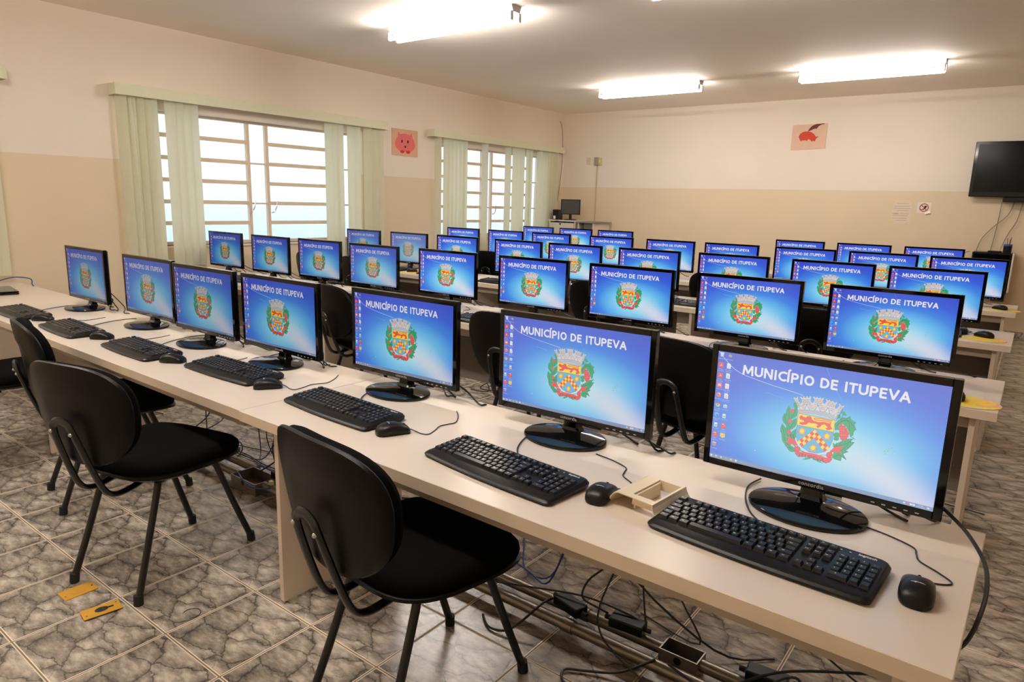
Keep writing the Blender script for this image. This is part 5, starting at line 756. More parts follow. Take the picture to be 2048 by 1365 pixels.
# ---------------------------------------------------------------- chairs
def supell(a, bf, br, y0, n=36, p=.62):
    """rounded outline: half width a in front, narrower at the rear; depth bf forward and br back of y0"""
    P = []
    for i in range(n):
        t = 2*PI*i/n; c, s = math.cos(t), math.sin(t)
        y = (bf if s > 0 else br)*math.copysign(abs(s)**p, s); w = a*(1-.07*(1-(y+br)/(bf+br))*2)
        P.append((w*math.copysign(abs(c)**p, c), y0+y))
    return P
def make_chair(label, loc, rz):
    t = thing('office_chair', label, 'chair', loc, rz, 'black upholstered chairs pulled up to the desks')
    def sc_(P, k, cy=.005): return [(x*k, cy+(y-cy)*k) for x, y in P]
    base = supell(.238, .225, .215, .01)
    b = BM(); r = []
    for k, z in ((.90, .418), (.985, .424), (1.0, .440), (.985, .455), (.93, .466), (.80, .472), (.55, .471), (.25, .468)):
        r.append(ring(b, [(x, y, z-(.022*max(0, (y-.12)/.11)**2)) for x, y in sc_(base, k)]))
    skin(b, r, True); obj('seat_cushion', b, M_fab, t, smooth=True)
    b = BM(); r = []
    for k, z in ((.70, .392), (.92, .398), (1.008, .410), (1.012, .420), (.97, .424)):
        r.append(ring(b, [(x, y, z-(.022*max(0, (y-.12)/.11)**2)) for x, y in sc_(base, k)]))
    skin(b, r, True); obj('seat_shell', b, M_shell, t, smooth=True)
    # backrest: local plane leaning back, curved round the sitter
    def bk(k, off, n=44):
        P = []
        for i in range(n):
            a = 2*PI*i/n; c, s = math.cos(a), math.sin(a)
            x = .226*k*math.copysign(abs(c)**(.66 if s > 0 else .80), c); z = .174*k*math.copysign(abs(s)**(.66 if s > 0 else .80), s)
            x *= 1+.10*(z/.18) - .06*abs(z/.18)**2
            zz = .651+z; y = -.268-.16*(zz-.42)*.95 + .9*x*x + off
            P.append((x, y, zz))
        return P
    b = BM(); r = [ring(b, bk(k, o)) for k, o in ((.5, -.014), (.90, -.013), (.985, -.008), (1.0, .0), (.985, .006), (.95, .007))]
    skin(b, r, True); obj('back_shell', b, M_shell, t, smooth=True)
    b = BM(); r = [ring(b, bk(k, o)) for k, o in ((.90, .006), (.955, .012), (.965, .026), (.93, .042), (.76, .052), (.4, .055))]
    skin(b, r, True); obj('backrest_cushion', b, M_fab, t, smooth=True)
    b = BM()
    P = [(-.062, .02, .386), (-.062, -.10, .380), (-.062, -.17, .366), (-.062, -.225, .366), (-.061, -.262, .395), (-.057, -.296, .48), (-.047, -.3335, .60), (-.032, -.3385, .630), (0, -.3395, .640)]
    P = P+[(-x, y, z) for x, y, z in P[-2::-1]]
    tube(b, P, .0145, 10, 5, flat=.62); obj('back_bracket', b, M_frame, t, smooth=True)
    for s in (-1, 1):
        b = BM(); lathe(b, ((.0065, -.004), (.0065, .001), (.004, .004), (.001, .005)), 12)
        for v in b.verts: v.co = Vector((s*.046+v.co.x, -.3445-v.co.z, .604+v.co.y))
        obj('bolt', b, M_steel, t, smooth=True)
    b = BM(); box(b, -.14, .14, .10, .125, .378, .394); box(b, -.14, .14, -.125, -.10, .378, .394); box(b, -.10, -.075, -.10, .10, .38, .396); box(b, .075, .10, -.10, .10, .38, .396)
    obj('under_frame', b, M_frame, t)
    for sx in (-1, 1):
        for y0, y1 in ((.115, .255), (-.115, -.250)):
            b = BM(); tube(b, [(sx*.08, y0*.9, .386), (sx*.122, y0, .384), (sx*.134, y0*1.12, .35), (sx*.147, (y0+y1)*.5*1.05, .17), (sx*.160, y1, .012)], .0118, 10, 4); l = obj('leg', b, M_frame, t, smooth=True)
            b = BM(); tube(b, [(sx*.158, y1-.003*(1 if y1 > 0 else -1), .034), (sx*.160, y1, .0)], .0155, 10, 1); obj('foot_cap', b, M_rub, l, smooth=True)
    return t
CH = [(-1.200, .048, -.10, 'black padded front-row chair nearest the camera, both backrest bolts in full view'),
 (-2.415, -.060, .24, 'black padded chair at the front row, standing turned beside the yellow floor plates'),
 (-3.215, .118, -.20, 'black padded chair pushed under the front row, behind the one by the yellow floor plates'),
 (-4.02, -.02, .05, 'black padded chair cut by the left edge of the picture, beside a stickered box'),
 (-3.405, 1.800, -.16, 'black second-row chair seen through the gap between the fourth and fifth front monitors from left'),
 (-2.040, 1.740, .05, 'black second-row chair seen between the third and second front monitors from the right'),
 (-1.075, 1.740, -.17, 'black chair at the second row, seen left of the rightmost front monitor'),
 (-5.66, 3.28, .05, 'black chair at the left hand end of the third row, hidden but for its side'),
 (-4.98, 3.28, .0, 'black third-row chair peeping out left of the fourth second-row monitor from the left'),
 (-2.440, 3.32, .02, 'black third-row chair in the gap left of the third second-row monitor from the right'),
 (-.913, 3.14, .0, 'black third-row chair seen between the two rightmost second-row monitors'),
 (-4.78, 4.95, .1, 'black fourth-row chair beside the third monitor from the left in row three'),
 (-2.10, 4.70, .0, 'black fourth-row chair seen in the gap near the middle of the third row')]
cp = None
for x, y, a, l in CH:
    if cp is None: cp = make_chair(l, (x, y, 0), a)
    else: dup(cp, (x, y, 0), a, l)

# ---------------------------------------------------------------- things on the front desks
t = thing('plastic_stand', 'yellowed cream plastic moulding with a square opening, lying between the two nearest keyboards', 'plastic frame', (-.642, .268, ZT), -.10)
b = BM()
A = [(-.052, -.070), (.046, -.075), (.046, .078), (-.052, .074)]; Hn = [(-.020, -.052), (.040, -.052), (.040, .066), (-.020, .066)]
z1 = .038
oo = ring(b, [(x, y, z1) for x, y in A]); ii = ring(b, [(x, y, z1) for x, y in Hn])
for i in range(4): j = (i+1) % 4; b.faces.new((oo[i], oo[j], ii[j], ii[i]))
i2 = ring(b, [(x, y, .012) for x, y in Hn])
for i in range(4): j = (i+1) % 4; b.faces.new((ii[i], ii[j], i2[j], i2[i]))
prev = [oo[1], oo[2]]
for x, z in ((.047, .030), (.052, .020), (.062, .009), (.068, .001)):
    nw = ring(b, [(x, -.077, z), (x, .080, z)]); b.faces.new((prev[0], nw[0], nw[1], prev[1])); prev = nw
prev = [oo[0], oo[3]]
for x, z in ((-.062, .034), (-.072, .022), (-.078, .008), (-.080, .001)):
    nw = ring(b, [(x, -.072, z), (x, .074, z)]); b.faces.new((prev[1], nw[1], nw[0], prev[0])); prev = nw
bmesh.ops.recalc_face_normals(b, faces=b.faces)
o = obj('moulding', b, M_cream, t); md = o.modifiers.new('thickness', 'SOLIDIFY'); md.thickness = .0025
b = BM(); box(b, -.018, -.014, -.05, .064, .001, .034); obj('inner_rib', b, M_cream, t)
t = thing('laptop', 'closed black laptop at the far left end of the front desks', 'laptop', (-5.60, .38, ZT), -.15)
b = BM(); box(b, -.17, .17, -.12, .12, .002, .014, .003); obj('base', b, M_blk, t)
b = BM(); box(b, -.17, .17, -.12, .12, .0155, .024, .003); obj('lid', b, M_gloss, t)
def cable_thing(pts, r, m, label, name='loose_cable', k=6):
    b = BM(); tube(b, pts, r, 7, k); o = obj(name, b, m, smooth=True); return tag(o, label, 'cable')
cable_thing([(-6.14, .52, ZT+.004), (-6.10, .60, ZT+.035), (-6.05, .66, ZT+.05), (-5.96, .72, ZT+.04), (-5.88, .70, ZT+.01), (-5.82, .69, ZT+.004)], .004, M_bcable, 'blue network cable arching over the back corner of the leftmost front desk', 'network_cable')
cable_thing([(-.10, .55, ZT+.08), (-.06, .53, ZT+.06), (-.02, .49, ZT+.040), (.014, .42, ZT+.018), (.024, .35, ZT-.005), (.020, .30, ZT-.035), (.008, .26, ZT-.07), (-.02, .23, ZT-.12), (-.05, .22, .35), (-.05, .26, .01)], .0042, M_cable, 'thick black cable curling over the right end of the front row desk', 'power_cable')

# cables sagging behind the monitors of the second row and the front row
random.seed(11)
for r, ks in rows.items():
    if r not in '12': continue
    for i, k in enumerate(sorted(ks, key=lambda k: -MON[k][0]), 1):
        x, y = MON[k]; yb = (.62 if r == '1' else 2.43)
        b = BM()
        for q in range(2):
            x0 = x+random.uniform(.02, .16); x1 = x+random.uniform(.12, .34)
            tube(b, [(x0, y+.075, ZT+random.uniform(.06, .12)), ((x0+x1)/2, y+.095+.02*q, ZT+random.uniform(.02, .06)), (x1, yb-.01, ZT+.006), (x1+.015, yb+.025, ZT-.02), (x1+random.uniform(-.12, .12), yb+.03, .42), (x1+random.uniform(-.2, .2), yb+.04, .22), (x1+random.uniform(-.2, .2), yb+.08, .03), (x1+random.uniform(-.35, .35), yb+.10+random.uniform(-.06, .12), .006)], random.choice((.0028, .0035)), 6, 5)
        o = obj('cable_bundle', b, M_cable, smooth=True); tag(o, 'loose black cables hanging down behind the monitor %s in the %s row' % (seat_name(int(r), i, len(ks)), rowname[int(r)-1]), 'cable', 'cables hanging behind the desks')

# ---------------------------------------------------------------- floor conduits, boxes and cables under the front row
for y, z, lab in ((.505, .042, 'zinc conduit pipe on the floor under the front row, the one nearer the chairs'), (.600, .036, 'zinc conduit pipe on the floor under the front row, the one farther from the chairs')):
    t = thing('floor_conduit', lab, 'pipe', (0, y, 0), 0, 'metal conduits along the floor under the front row')
    b = BM()
    for a, e in ((-5.6, -2.86), (-2.60, -.72), (-.60, .0)) if y > .55 else ((-5.6, -2.86), (-2.66, 0.05)):
        tube(b, [(a, 0, z), (e, 0, z)], .019, 14, 1)
    obj('pipe', b, M_zinc, t, smooth=True)
    for xx in (-2.55, -1.0, -.35, -4.2):
        b = BM(); lathe(b, ((.0225, -.02), (.0225, .02)), 14)
        for v in b.verts: v.co = Vector((xx+v.co.z, v.co.y, z+v.co.x))
        if not (y > .55 and -.74 < xx < -.55): obj('coupling', b, M_zinc, t, smooth=True)
    for xx in (-1.7, -.1, -3.4):
        b = BM(); box(b, xx-.012, xx+.012, -.028, .028, 0, z-.017); obj('saddle', b, M_zinc, t)
def jbox(x, y, sx, sy, label):
    t = thing('junction_box', label, 'junction box', (x, y, 0), 0, 'metal junction boxes on the floor conduits')
    b = BM(); w = .004; h = .058
    box(b, -sx/2, sx/2, -sy/2, sy/2, 0, .006); box(b, -sx/2, sx/2, -sy/2, -sy/2+w, .006, h); box(b, -sx/2, sx/2, sy/2-w, sy/2, .006, h); box(b, -sx/2, -sx/2+w, -sy/2+w, sy/2-w, .006, h); box(b, sx/2-w, sx/2, -sy/2+w, sy/2-w, .006, h)
    obj('box_body', b, M_zinc, t)
    b = BM(); lathe(b, ((.012, -.001), (.012, .001)), 12)
    for v in b.verts: v.co = Vector((v.co.x, -sy/2-.001+v.co.z*.5, .04+v.co.y))
    obj('knockout', b, M_dark, t); return t
jbox(-2.76, .52, .20, .12, 'open metal junction box on the floor conduit left of the desk side panel')
jbox(-.66, .60, .12, .07, 'metal junction box on the floor conduit under the rightmost front monitor')
def adapter(x, y, z, rz, rx, label):
    t = thing('power_adapter', label, 'power adapter', (x, y, z), rz, 'black power adapters lying on the floor conduits')
    t.rotation_euler = (0, rx, rz)
    b = BM(); box(b, -.055, .055, -.026, .026, 0, .032, .004, seg=2); obj('casing', b, M_blk, t)
    b = BM(); tube(b, [(.05, 0, .016), (.075, 0, .016)], .007, 8, 1); tube(b, [(-.05, 0, .016), (-.075, 0, .016)], .008, 8, 1); obj('plug_ends', b, M_rub, t)
adapter(-.835, .585, .062, .10, 0, 'black power adapter on the floor conduits below the second front monitor from the right')
adapter(-1.03, .56, .060, -.25, .0, 'larger black power adapter on the floor conduits left of the other one')
adapter(-2.62, .58, .060, .1, .0, 'black power adapter beside the open junction box')
adapter(-.42, .62, .056, .1, .0, 'black power adapter at the foot of the rightmost front desk, partly outside the frame')
CB = [
 ([(-.88, .66, .60), (-.89, .64, .40), (-.92, .62, .25), (-.99, .60, .16), (-.985, .56, .12), (-.93, .57, .10), (-.905, .585, .085)], .0035, M_cable, 'black cable looping down to the adapter under the middle of the right front desk'),
 ([(-.85, .66, .60), (-.83, .63, .38), (-.80, .60, .22), (-.775, .585, .10), (-.765, .585, .08)], .003, M_cable, 'black cable falling straight to the adapter under the right front desk'),
 ([(-.86, .66, .60), (-.88, .60, .30), (-.90, .52, .15), (-.87, .47, .10), (-.80, .45, .06), (-.66, .44, .01), (-.55, .42, .006), (-.40, .46, .006)], .003, M_cable, 'long thin black cable crossing the floor conduits'),
 ([(-1.45, .60, .60), (-1.45, .55, .35), (-1.38, .55, .20), (-1.22, .58, .12), (-1.12, .57, .12), (-1.06, .60, .35), (-1.05, .63, .60)], .003, M_bcable, 'blue network cable hanging in a loop under the right front desk'),
 ([(-1.35, .50, .07), (-1.2, .54, .085), (-1.0, .58, .11), (-.85, .60, .10), (-.80, .60, .09)], .0032, M_cable, 'black cable lying along the top of the floor conduits'),
 ([(-1.28, .42, .006), (-1.22, .38, .006), (-1.15, .40, .02), (-1.10, .50, .08), (-1.10, .56, .07)], .004, M_cable, 'short black cable curling over the near conduit'),
 ([(-.70, .50, .065), (-.78, .44, .02), (-.86, .40, .008), (-.92, .36, .008), (-.88, .31, .008), (-.76, .33, .008), (-.62, .40, .008), (-.50, .44, .03), (-.40, .50, .07), (-.28, .55, .08)], .004, M_cable, 'black cable in an open loop on the floor beneath the near right desk'),
 ([(-.66, .50, .068), (-.55, .47, .07), (-.48, .50, .09), (-.35, .56, .16), (-.10, .64, .22)], .0038, M_cable, 'black cable rising to the right from the conduits'),
 ([(-.42, .45, .008), (-.41, .50, .06), (-.38, .55, .12), (-.33, .57, .14), (-.30, .54, .09), (-.29, .50, .04), (-.28, .46, .008)], .004, M_cable, 'black cable arched over the conduits near the right edge of the desk'),
 ([(-2.75, .62, .60), (-2.78, .62, .38), (-2.70, .60, .30), (-2.66, .60, .22), (-2.68, .59, .14), (-2.72, .57, .10), (-2.74, .54, .08)], .0036, M_cable, 'black cable dropping into the open junction box'),
 ([(-2.60, .56, .07), (-2.66, .57, .13), (-2.72, .60, .19), (-2.66, .62, .22), (-2.58, .60, .15), (-2.57, .57, .08)], .004, M_cable, 'black cable coiled in an upright loop by the open junction box'),
 ([(-3.6, .66, .006), (-3.2, .72, .006), (-2.9, .70, .006), (-2.5, .78, .006), (-2.1, .90, .006), (-1.9, 1.1, .006)], .0032, M_cable, 'long black cable lying on the floor behind the front row conduits'),
 ([(-3.5, .50, .06), (-3.3, .60, .12), (-3.1, .66, .10), (-3.05, .60, .05), (-3.2, .55, .06), (-3.35, .62, .20), (-3.4, .64, .60)], .0032, M_cable, 'black cable tangle under the middle front desk'),
 ([(-2.90, .50, .055), (-2.80, .46, .085), (-2.70, .44, .06), (-2.62, .46, .05), (-2.58, .52, .06), (-2.66, .56, .085), (-2.80, .56, .09)], .003, M_bcable, 'blue network cable drooping over the open junction box'),
 ([(-3.0, .66, .60), (-2.98, .68, .30), (-2.92, .66, .12), (-2.84, .60, .09)], .003, M_cable, 'black cable hanging under the middle front desk near its right end'),
 ([(-2.0, 1.25, .006), (-1.7, 1.15, .006), (-1.5, .95, .006), (-1.35, .75, .006), (-1.2, .70, .05), (-1.1, .66, .3), (-1.1, .645, .60)], .003, M_bcable, 'blue network cable trailing across the floor between the first two rows'),
]
for pts, r, m, l in CB: cable_thing(pts, r, m, l, 'network_cable' if m is M_bcable else 'power_cable')
b = BM(); box(b, -.03, .03, -.02, .02, 0, .022, .003); o = obj('cable_connector', b, mat('pale_plug', (.42, .36, .28), .5)); o.location = (-.52, .46, .0615); tag(o, 'grey plug block resting on the near floor conduit', 'plug')
b = BM(); box(b, -.010, .010, -.008, .008, 0, .02, .002); o = obj('wall_plug', b, M_cream); o.location = (-2.60, .505, .061); tag(o, 'small yellow connector on the conduit beside the open junction box', 'plug')
t = thing('ups_unit', 'black box with orange and white stickers on the floor under the left front desk', 'power supply box', (-4.30, .40, 0), .05)
b = BM(); box(b, -.22, .24, -.14, .14, .0, .24, .006); obj('casing', b, M_blk, t)
b = BM(); box(b, .05, .085, -.1415, -.140, .165, .215); obj('orange_sticker', b, mat('orange_sticker', (.75, .16, .01), .5), t, label='orange sticker')
b = BM(); box(b, -.02, .03, -.1415, -.140, .095, .125); obj('white_sticker', b, mat('white_sticker', (.62, .55, .50), .5), t, label='white sticker')
# floor outlet plates
t = thing('floor_outlet_plate', 'ochre blank cover plate on the floor, the farther of the two', 'cover plate', (-2.4375, -.357, 0), -.0, 'ochre floor outlet plates')
b = BM(); box(b, -.034, .034, -.052, .052, .0, .003, .0008); obj('plate', b, M_yel, t)
b = BM(); lathe(b, ((.022, .003), (.022, .0034)), 24, sx=1, sy=1.2); lathe(b, ((.0205, .0031), (.0205, .0036)), 24, sx=1, sy=1.2); obj('blanking_disc', b, M_yel, t)
for y in (-.043, .043):
    b = BM(); lathe(b, ((.003, .003), (.003, .0038)), 10, c=(.0 if y > 0 else .012, y, 0)); obj('screw', b, M_dark if y > 0 else M_steel, t)
t = thing('floor_outlet_plate', 'ochre cover plate with a dark keyhole opening on the floor, the nearer of the two', 'cover plate', (-2.255, -.357, 0), -.16, 'ochre floor outlet plates')
b = BM(); box(b, -.031, .031, -.056, .056, .004, .007, .0008); obj('plate', b, M_yel, t)
b = BM(); box(b, -.025, .025, -.045, .045, 0, .004); obj('box_edge', b, M_dark, t)
b = BM(); lathe(b, ((.015, .0071), (.015, .0075)), 24, sx=1, sy=1.3); box(b, -.0045, .0045, .015, .035, .0071, .0075); obj('keyhole', b, M_dark, t)
for x, y in ((-.016, .046), (.014, -.045)):
    b = BM(); lathe(b, ((.0028, .007), (.0028, .0078)), 10, c=(x, y, 0)); obj('screw', b, M_steel, t)
b = BM(); tube(b, [(.028*math.cos(a), .028*math.sin(a), .0016) for a in [math.radians(q) for q in range(-40, 240, 28)]], .0011, 5, 3); o = obj('hair_tie', b, M_cable); o.location = (-2.02, -.18, 0); tag(o, 'thin dark open ring lying on the floor tiles left of the side panel', 'ring')

# ---------------------------------------------------------------- pictures and boxes on the walls
def flat_yz(name, pts, x, m, parent):   # polygon on the left wall, pts in (y, z)
    b = BM(); r0 = ring(b, [(x, y, z) for y, z in pts]); r1 = ring(b, [(x+.0008, y, z) for y, z in pts]); skin(b, [r0, r1], True)
    bmesh.ops.recalc_face_normals(b, faces=b.faces); return obj(name, b, m, parent)
def oval(cy, cz, a, c, n=24): return [(cy+a*math.cos(2*PI*i/n), cz+c*math.sin(2*PI*i/n)) for i in range(n)]
t = thing('wall_panel_picture', 'square foam picture of a round pink pig between the two windows', 'picture', (XL, 4.84, 2.015), 0, 'foam animal pictures')
b = BM(); box(b, .0005, .008, -.212, .212, -.152, .158); obj('backing', b, mat('foam_peach', (.72, .42, .29), .7, var=.08, vscale=60), t)
MP, MR, MK = mat('foam_pink', (.80, .17, .16), .7, var=.06, vscale=40), mat('foam_red', (.62, .03, .025), .7), mat('foam_black', (.012, .012, .014), .7)
flat_yz('head', [(.17*math.cos(a)*(1 if math.sin(a) < 0 else .96), -.008+.105*math.sin(a)+(.012 if abs(math.cos(a)) < .5 else 0)) for a in [2*PI*i/30 for i in range(30)]], .0082, MP, t)
for s in (-1, 1): flat_yz('ear', [(s*.075, .085), (s*.105, .125), (s*.125, .07)], .0082, MP, t)
for s in (-1, 1): flat_yz('eye', oval(s*.05-.005, .016, .013, .019), .0092, MK, t)
flat_yz('snout', oval(-.0, -.044, .014, .014), .0092, MK, t)
for s in (-1, 1): flat_yz('foot', oval(s*.048, -.103, .034, .019), .0092, MR, t)
t = thing('wall_panel_picture', 'foam picture of a red winged creature high on the back wall', 'picture', (-2.505, YB, 2.276), 0, 'foam animal pictures')
def flat_xz(name, pts, y, m, parent):
    b = BM(); r0 = ring(b, [(x, y, z) for x, z in pts]); r1 = ring(b, [(x, y-.0008, z) for x, z in pts]); skin(b, [r0, r1], True)
    bmesh.ops.recalc_face_normals(b, faces=b.faces); return obj(name, b, m, parent)
b = BM(); vs = box(b, -.21, .207, -.008, -.0005, -.155, .155)
for v in vs: v.co.z += .03*v.co.x
obj('backing', b, mat('foam_salmon', (.74, .50, .37), .7, var=.06, vscale=40), t)
flat_xz('body', [(-.125, .005), (-.11, .04), (-.075, .063), (-.03, .068), (.02, .058), (.06, .03), (.085, -.002), (.118, .005), (.09, -.028), (.078, -.06), (.055, -.05), (.04, -.062), (.02, -.035), (-.005, -.028), (-.02, -.052), (-.04, -.04), (-.06, -.045), (-.075, -.04), (-.09, -.055), (-.11, -.03)], -.0082, mat('foam_orange_red', (.62, .055, .02), .7), t)
flat_xz('wing', [(-.02, .068), (.0, .105), (.03, .135), (.075, .152), (.165, .158), (.175, .148), (.14, .145), (.105, .125), (.085, .095), (.06, .098), (.03, .085), (-.008, .068)], -.0082, mat('foam_maroon', (.13, .015, .015), .7), t)
flat_xz('eye', oval(-.1, .012, .010, .010), -.0092, mat('foam_slate', (.10, .13, .22), .7), t)
# sockets and trunking in the far corner of the back wall
t = thing('wall_socket_box', 'grey surface box with a yellowed socket on the back wall, fed by a trunking strip', 'socket box', (-5.59, YB, 2.01), 0)
b = BM(); box(b, -.042, .012, -.05, -.0005, -.06, .06, .004); obj('grey_cover', b, M_gbox, t)
b = BM(); box(b, .014, .075, -.03, -.0005, -.055, .055, .004); obj('yellow_cover', b, M_box, t)
b = BM(); box(b, -.016, .004, -.015, -.0005, -1.0, -.06); obj('trunking', b, mat('cream_trunking', (.60, .50, .34), .5), t)
b = BM(); lathe(b, ((.014, -.001), (.014, .001)), 14)
for v in b.verts: v.co = Vector((.044+v.co.x, -.031+v.co.z, v.co.y))
obj('socket_face', b, M_paper, t)
b = BM(); box(b, -.035, .035, -.008, -.0005, -.055, .055, .003); o = obj('blank_wall_plate', b, mat('plate_cream', (.72, .62, .46), .5)); o.location = (-5.76, YB, 2.015); tag(o, 'cream blank plate on the back wall left of the socket box', 'wall plate')
b = BM(); box(b, .0005, .012, -.06, .06, -.035, .035, .003); o = obj('blank_wall_plate', b, mat('plate_white', (.78, .68, .52), .5)); o.location = (XL, 8.24, 1.425); tag(o, 'small cream plate in the corner just above the switched off monitor', 'wall plate')
cable_thing([(XL+.01, 8.19, 2.62), (XL+.018, 8.24, 2.52), (XL+.02, 8.27, 2.30), (XL+.02, 8.27, 1.95), (XL+.02, 8.22, 1.60), (XL+.03, 8.15, 1.35), (XL+.05, 8.05, 1.13)], .004, mat('cable_grey', (.22, .19, .15), .5), 'thin grey cable hanging down the far corner by the second blind', 'loose_cable')
# notices
t = thing('notice_sheet', 'faded typed notice sheet taped to the back wall, left of the no-food sign', 'notice', (-1.345, YB, 1.368), 0)
b = BM(); box(b, -.10, .10, -.002, -.0005, -.135, .135); obj('sheet', b, mat('faded_sheet', (.78, .655, .51), .7), t)
b = BM()
for z, x0, x1 in ((.10, -.06, .06), (.065, -.09, .08), (.04, -.09, .09), (.015, -.05, .07), (-.02, -.02, .08), (-.045, -.09, .07), (-.075, -.09, .06), (-.10, -.05, .06)): box(b, x0, x1, -.0028, -.002, z-.003, z+.003)
box(b, -.09, -.03, -.0028, -.002, -.03, -.015); obj('printed_text', b, M_ink, t)
for x, z in ((-.092, .12), (.092, .125), (-.09, -.125), (.07, -.13)):
    b = BM(); box(b, x-.012, x+.012, -.0032, -.002, z-.012, z+.012); obj('tape', b, mat('yellow_tape', (.80, .60, .30), .5), t)
t = thing('prohibition_sign', 'small white square sign with a red ring, one corner curling, on the back wall', 'sign', (-1.118, YB, 1.424), .0)
b = BM(); box(b, -.072, .072, -.002, -.0005, -.062, .062); obj('card', b, M_paper, t)
b = BM(); n = 28
for a, c in ((.048, .038),):
    o1 = ring(b, [(a*math.cos(2*PI*i/n), -.0028, a*math.sin(2*PI*i/n)) for i in range(n)]); i1 = ring(b, [(c*math.cos(2*PI*i/n), -.0028, c*math.sin(2*PI*i/n)) for i in range(n)])
    for i in range(n): b.faces.new((o1[i], o1[(i+1) % n], i1[(i+1) % n], i1[i]))
v = [b.verts.new(p) for p in ((-.033, -.0029, .026), (-.026, -.0029, .033), (.033, -.0029, -.026), (.026, -.0029, -.033))]; b.faces.new(v)
obj('red_ring', b, mat('sign_red', (.45, .05, .04), .6), t)
flat_xz('pictogram', [(-.03, -.018), (-.03, -.024), (0, -.024), (.012, -.01), (.03, .012), (.022, .024), (.0, .018), (.005, .0), (-.008, -.014)], -.0031, M_dark, t)
b = BM(); r0 = [(.01, -.003, -.062), (.06, -.004, -.035), (.075, -.02, -.05), (.075, -.024, -.062), (.02, -.02, -.076)]; b.faces.new(ring(b, r0)); o = obj('curled_corner', b, mat('white_card', (.9, .86, .8), .5), t); md = o.modifiers.new('thickness', 'SOLIDIFY'); md.thickness = .001

# ---------------------------------------------------------------- television and wall rack
t = thing('television', 'large black wall mounted television, switched off, at the right edge of the back wall', 'television', (-.20, YB-.12, 1.855), 0)
b = BM(); box(b, -.49, .49, 0, .045, -.298, .298, .006); obj('casing', b, M_gloss, t)
b = BM(); box(b, -.458, .458, -.002, 0, -.245, .272); obj('screen', b, mat('tv_glass', (.003, .003, .0034), .14, spec=.15), t)
b = BM(); box(b, -.06, .22, .045, .1195, -.10, .10); obj('wall_bracket', b, M_frame, t)
b = BM(); box(b, -.165, .20, -.01, .085, -.352, -.300, .004); obj('stand_foot', b, M_blk, t)
x = text_bm('SONY', .018, extrude=.0003); 
for v in x.verts: v.co = Vector((.0+v.co.x+.02, -.0026, -.278+v.co.y))
x.free()
YR = 8.055
t = thing('wall_rack', 'black wall mounted equipment rack under the television, with a pale edge on its right', 'equipment rack', (-.37, YR, .50), 0)
b = BM(); box(b, -.185, .175, 0, .2795, .0, .455, .005); obj('cabinet', b, M_blk, t)
b = BM(); box(b, .182, .196, -.002, .26, .03, .452); obj('side_rail', b, M_white, t)
b = BM(); box(b, -.17, .165, -.012, -.0005, .02, .44, .003); obj('door', b, M_gloss, t)
b = BM(); box(b, .05, .17, -.02, .18, -.075, -.002, .004); obj('lower_unit', b, mat('dark_green_box', (.01, .03, .018), .5), t)
b = BM(); box(b, -.05, .08, .05, .18, .455, .470, .004); o = obj('router_box', b, M_blk); o.location = (-.37, YR, .5008); tag(o, 'flat black box lying on top of the wall rack', 'box')
t = thing('pen_cup', 'black cup with a blue rim holding pencils, on top of the wall rack', 'cup', (-.245, YR+.10, .9555), 0)
b = BM(); lathe(b, ((.038, 0), (.040, .075)), 20); obj('cup_body', b, M_blk, t, smooth=True)
b = BM(); lathe(b, ((.041, .0755), (.041, .095)), 20); obj('blue_rim', b, mat('cup_blue', (.02, .10, .42), .4), t)
for i, (x, y, c) in enumerate(((.01, .0, (.05, .04, .04)), (-.01, .01, (.4, .08, .05)), (.015, -.012, (.10, .08, .07)))):
    b = BM(); tube(b, [(x*.5, y*.5, .02), (x*1.4, y*1.4, .15+.01*i)], .0035, 6, 1); o = obj('pencil', b, mat('pencil_%d' % i, c, .5)); o.location = (-.245, YR+.10, .9565); tag(o, ('dark pencil leaning left in the blue-rimmed cup', 'reddish pencil upright in the blue-rimmed cup', 'brown pencil leaning right in the blue-rimmed cup')[i] if i else 'dark pencil leaning in the blue-rimmed cup', 'pencil', 'pencils in the cup')
MG = mat('cable_beige_grey', (.20, .17, .13), .5)
for pts, l in (([(-.37, 8.30, 1.50), (-.38, 8.30, 1.25), (-.40, 8.29, 1.0), (-.40, 8.20, .965)], 'thin grey cable hanging straight from the television down to the wall rack'),
    ([(-.26, 8.30, 1.50), (-.30, 8.30, 1.36), (-.42, 8.30, 1.22), (-.50, 8.30, 1.10), (-.53, 8.28, .99), (-.53, 8.2, .96)], 'thin grey cable bending left from the television to the rack'),
    ([(-.18, 8.30, 1.50), (-.21, 8.30, 1.30), (-.27, 8.30, 1.15), (-.31, 8.29, 1.0), (-.31, 8.2, .965)], 'thin grey cable from the television reaching the rack beside the pen cup'),
    ([(-.58, 8.05, .955), (-.62, 8.10, .94), (-.65, 8.16, .88), (-.66, 8.2, .7), (-.66, 8.25, .02)], 'black cable looping off the left side of the wall rack')):
    cable_thing(pts, .004, MG, l, 'signal_cable')

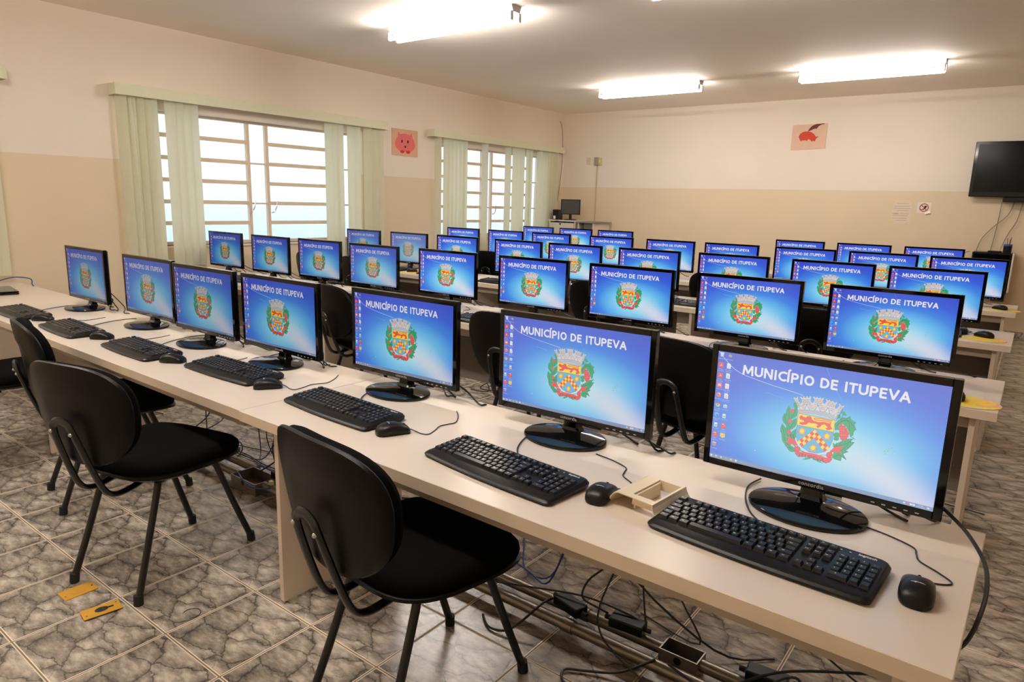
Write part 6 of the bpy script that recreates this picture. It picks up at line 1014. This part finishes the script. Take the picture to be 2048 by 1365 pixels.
# ---------------------------------------------------------------- corner cabinet with the switched off computer
t = thing('corner_cabinet', 'tall pale cabinet desk in the far corner carrying the switched off monitor', 'cabinet', (-6.10, 7.78, 0), 0)
b = BM(); box(b, 0, .495, 0, .50, 1.085, 1.105, .001); obj('left_top', b, M_lam, t)
b = BM(); box(b, .01, .03, .01, .49, 0, 1.085); box(b, .465, .485, .01, .49, 0, 1.085); box(b, .03, .465, .47, .49, 0.02, 1.085); obj('carcass', b, M_lam, t)
d = BM(); box(d, .034, .461, .002, .016, .05, 1.065, .001); dd = obj('door', d, M_lam, t)
b = BM(); lathe(b, ((.012, 0), (.012, .014)), 14)
for v in b.verts: v.co = Vector((.22+v.co.x, .002-v.co.z, 1.045+v.co.y))
obj('lock_knob', b, M_dark, dd)
t = thing('open_shelf_unit', 'pale open shelf unit in the far corner beside the cabinet, with a dark grey compartment', 'shelf', (-5.600, 7.78, 0), 0)
b = BM(); box(b, -.0, .34, 0, .50, 1.075, 1.092, .001); obj('top', b, mat('shelf_top_grey', (.25, .22, .18), .5), t)
b = BM(); box(b, .03, .048, .01, .49, 0, 1.075); box(b, .29, .308, .01, .49, 0, 1.075); obj('side_frame', b, M_lam, t)
b = BM(); box(b, .13, .29, .03, .47, .55, 1.07); obj('grey_compartment', b, mat('dark_grey_box', (.14, .115, .095), .6), t)
t = thing('flat_monitor', 'small black switched off monitor turned aside on the corner cabinet', 'monitor', (-5.80, 7.93, 1.105), .45)
b = BM(); box(b, -.15, .15, -.012, .02, .085, .315, .004); obj('casing', b, M_blk, t)
b = BM(); box(b, -.135, .135, -.0135, -.012, .10, .30); obj('screen', b, mat('off_screen', (.03, .025, .02), .3), t)
b = BM(); box(b, -.02, .02, .0, .03, .012, .10); obj('stand_neck', b, M_blk, t)
b = BM(); lathe(b, ((1, 0), (1, .008), (.7, .014)), 24, sx=.10, sy=.075); obj('stand_base', b, M_blk, t)
t = thing('desktop_tower', 'small black computer case standing on the left of the corner cabinet', 'computer', (-6.035, 7.92, 1.105), .25)
b = BM(); box(b, -.045, .045, -.09, .13, .0, .155, .006); obj('casing', b, M_blk, t)
b = BM(); box(b, -.03, .005, -.092, -.0905, .012, .06); obj('front_sticker', b, M_paper, t, label='white sticker')
b = BM(); tube(b, [(-5.85, 7.80, 1.11), (-5.95, 7.775, 1.09), (-6.04, 7.774, 1.07), (-6.0, 7.774, 1.08)], .003, 5, 4); o = obj('mouse_cable', b, M_cable); tag(o, 'short black cable drooping over the front edge of the corner cabinet', 'cable')
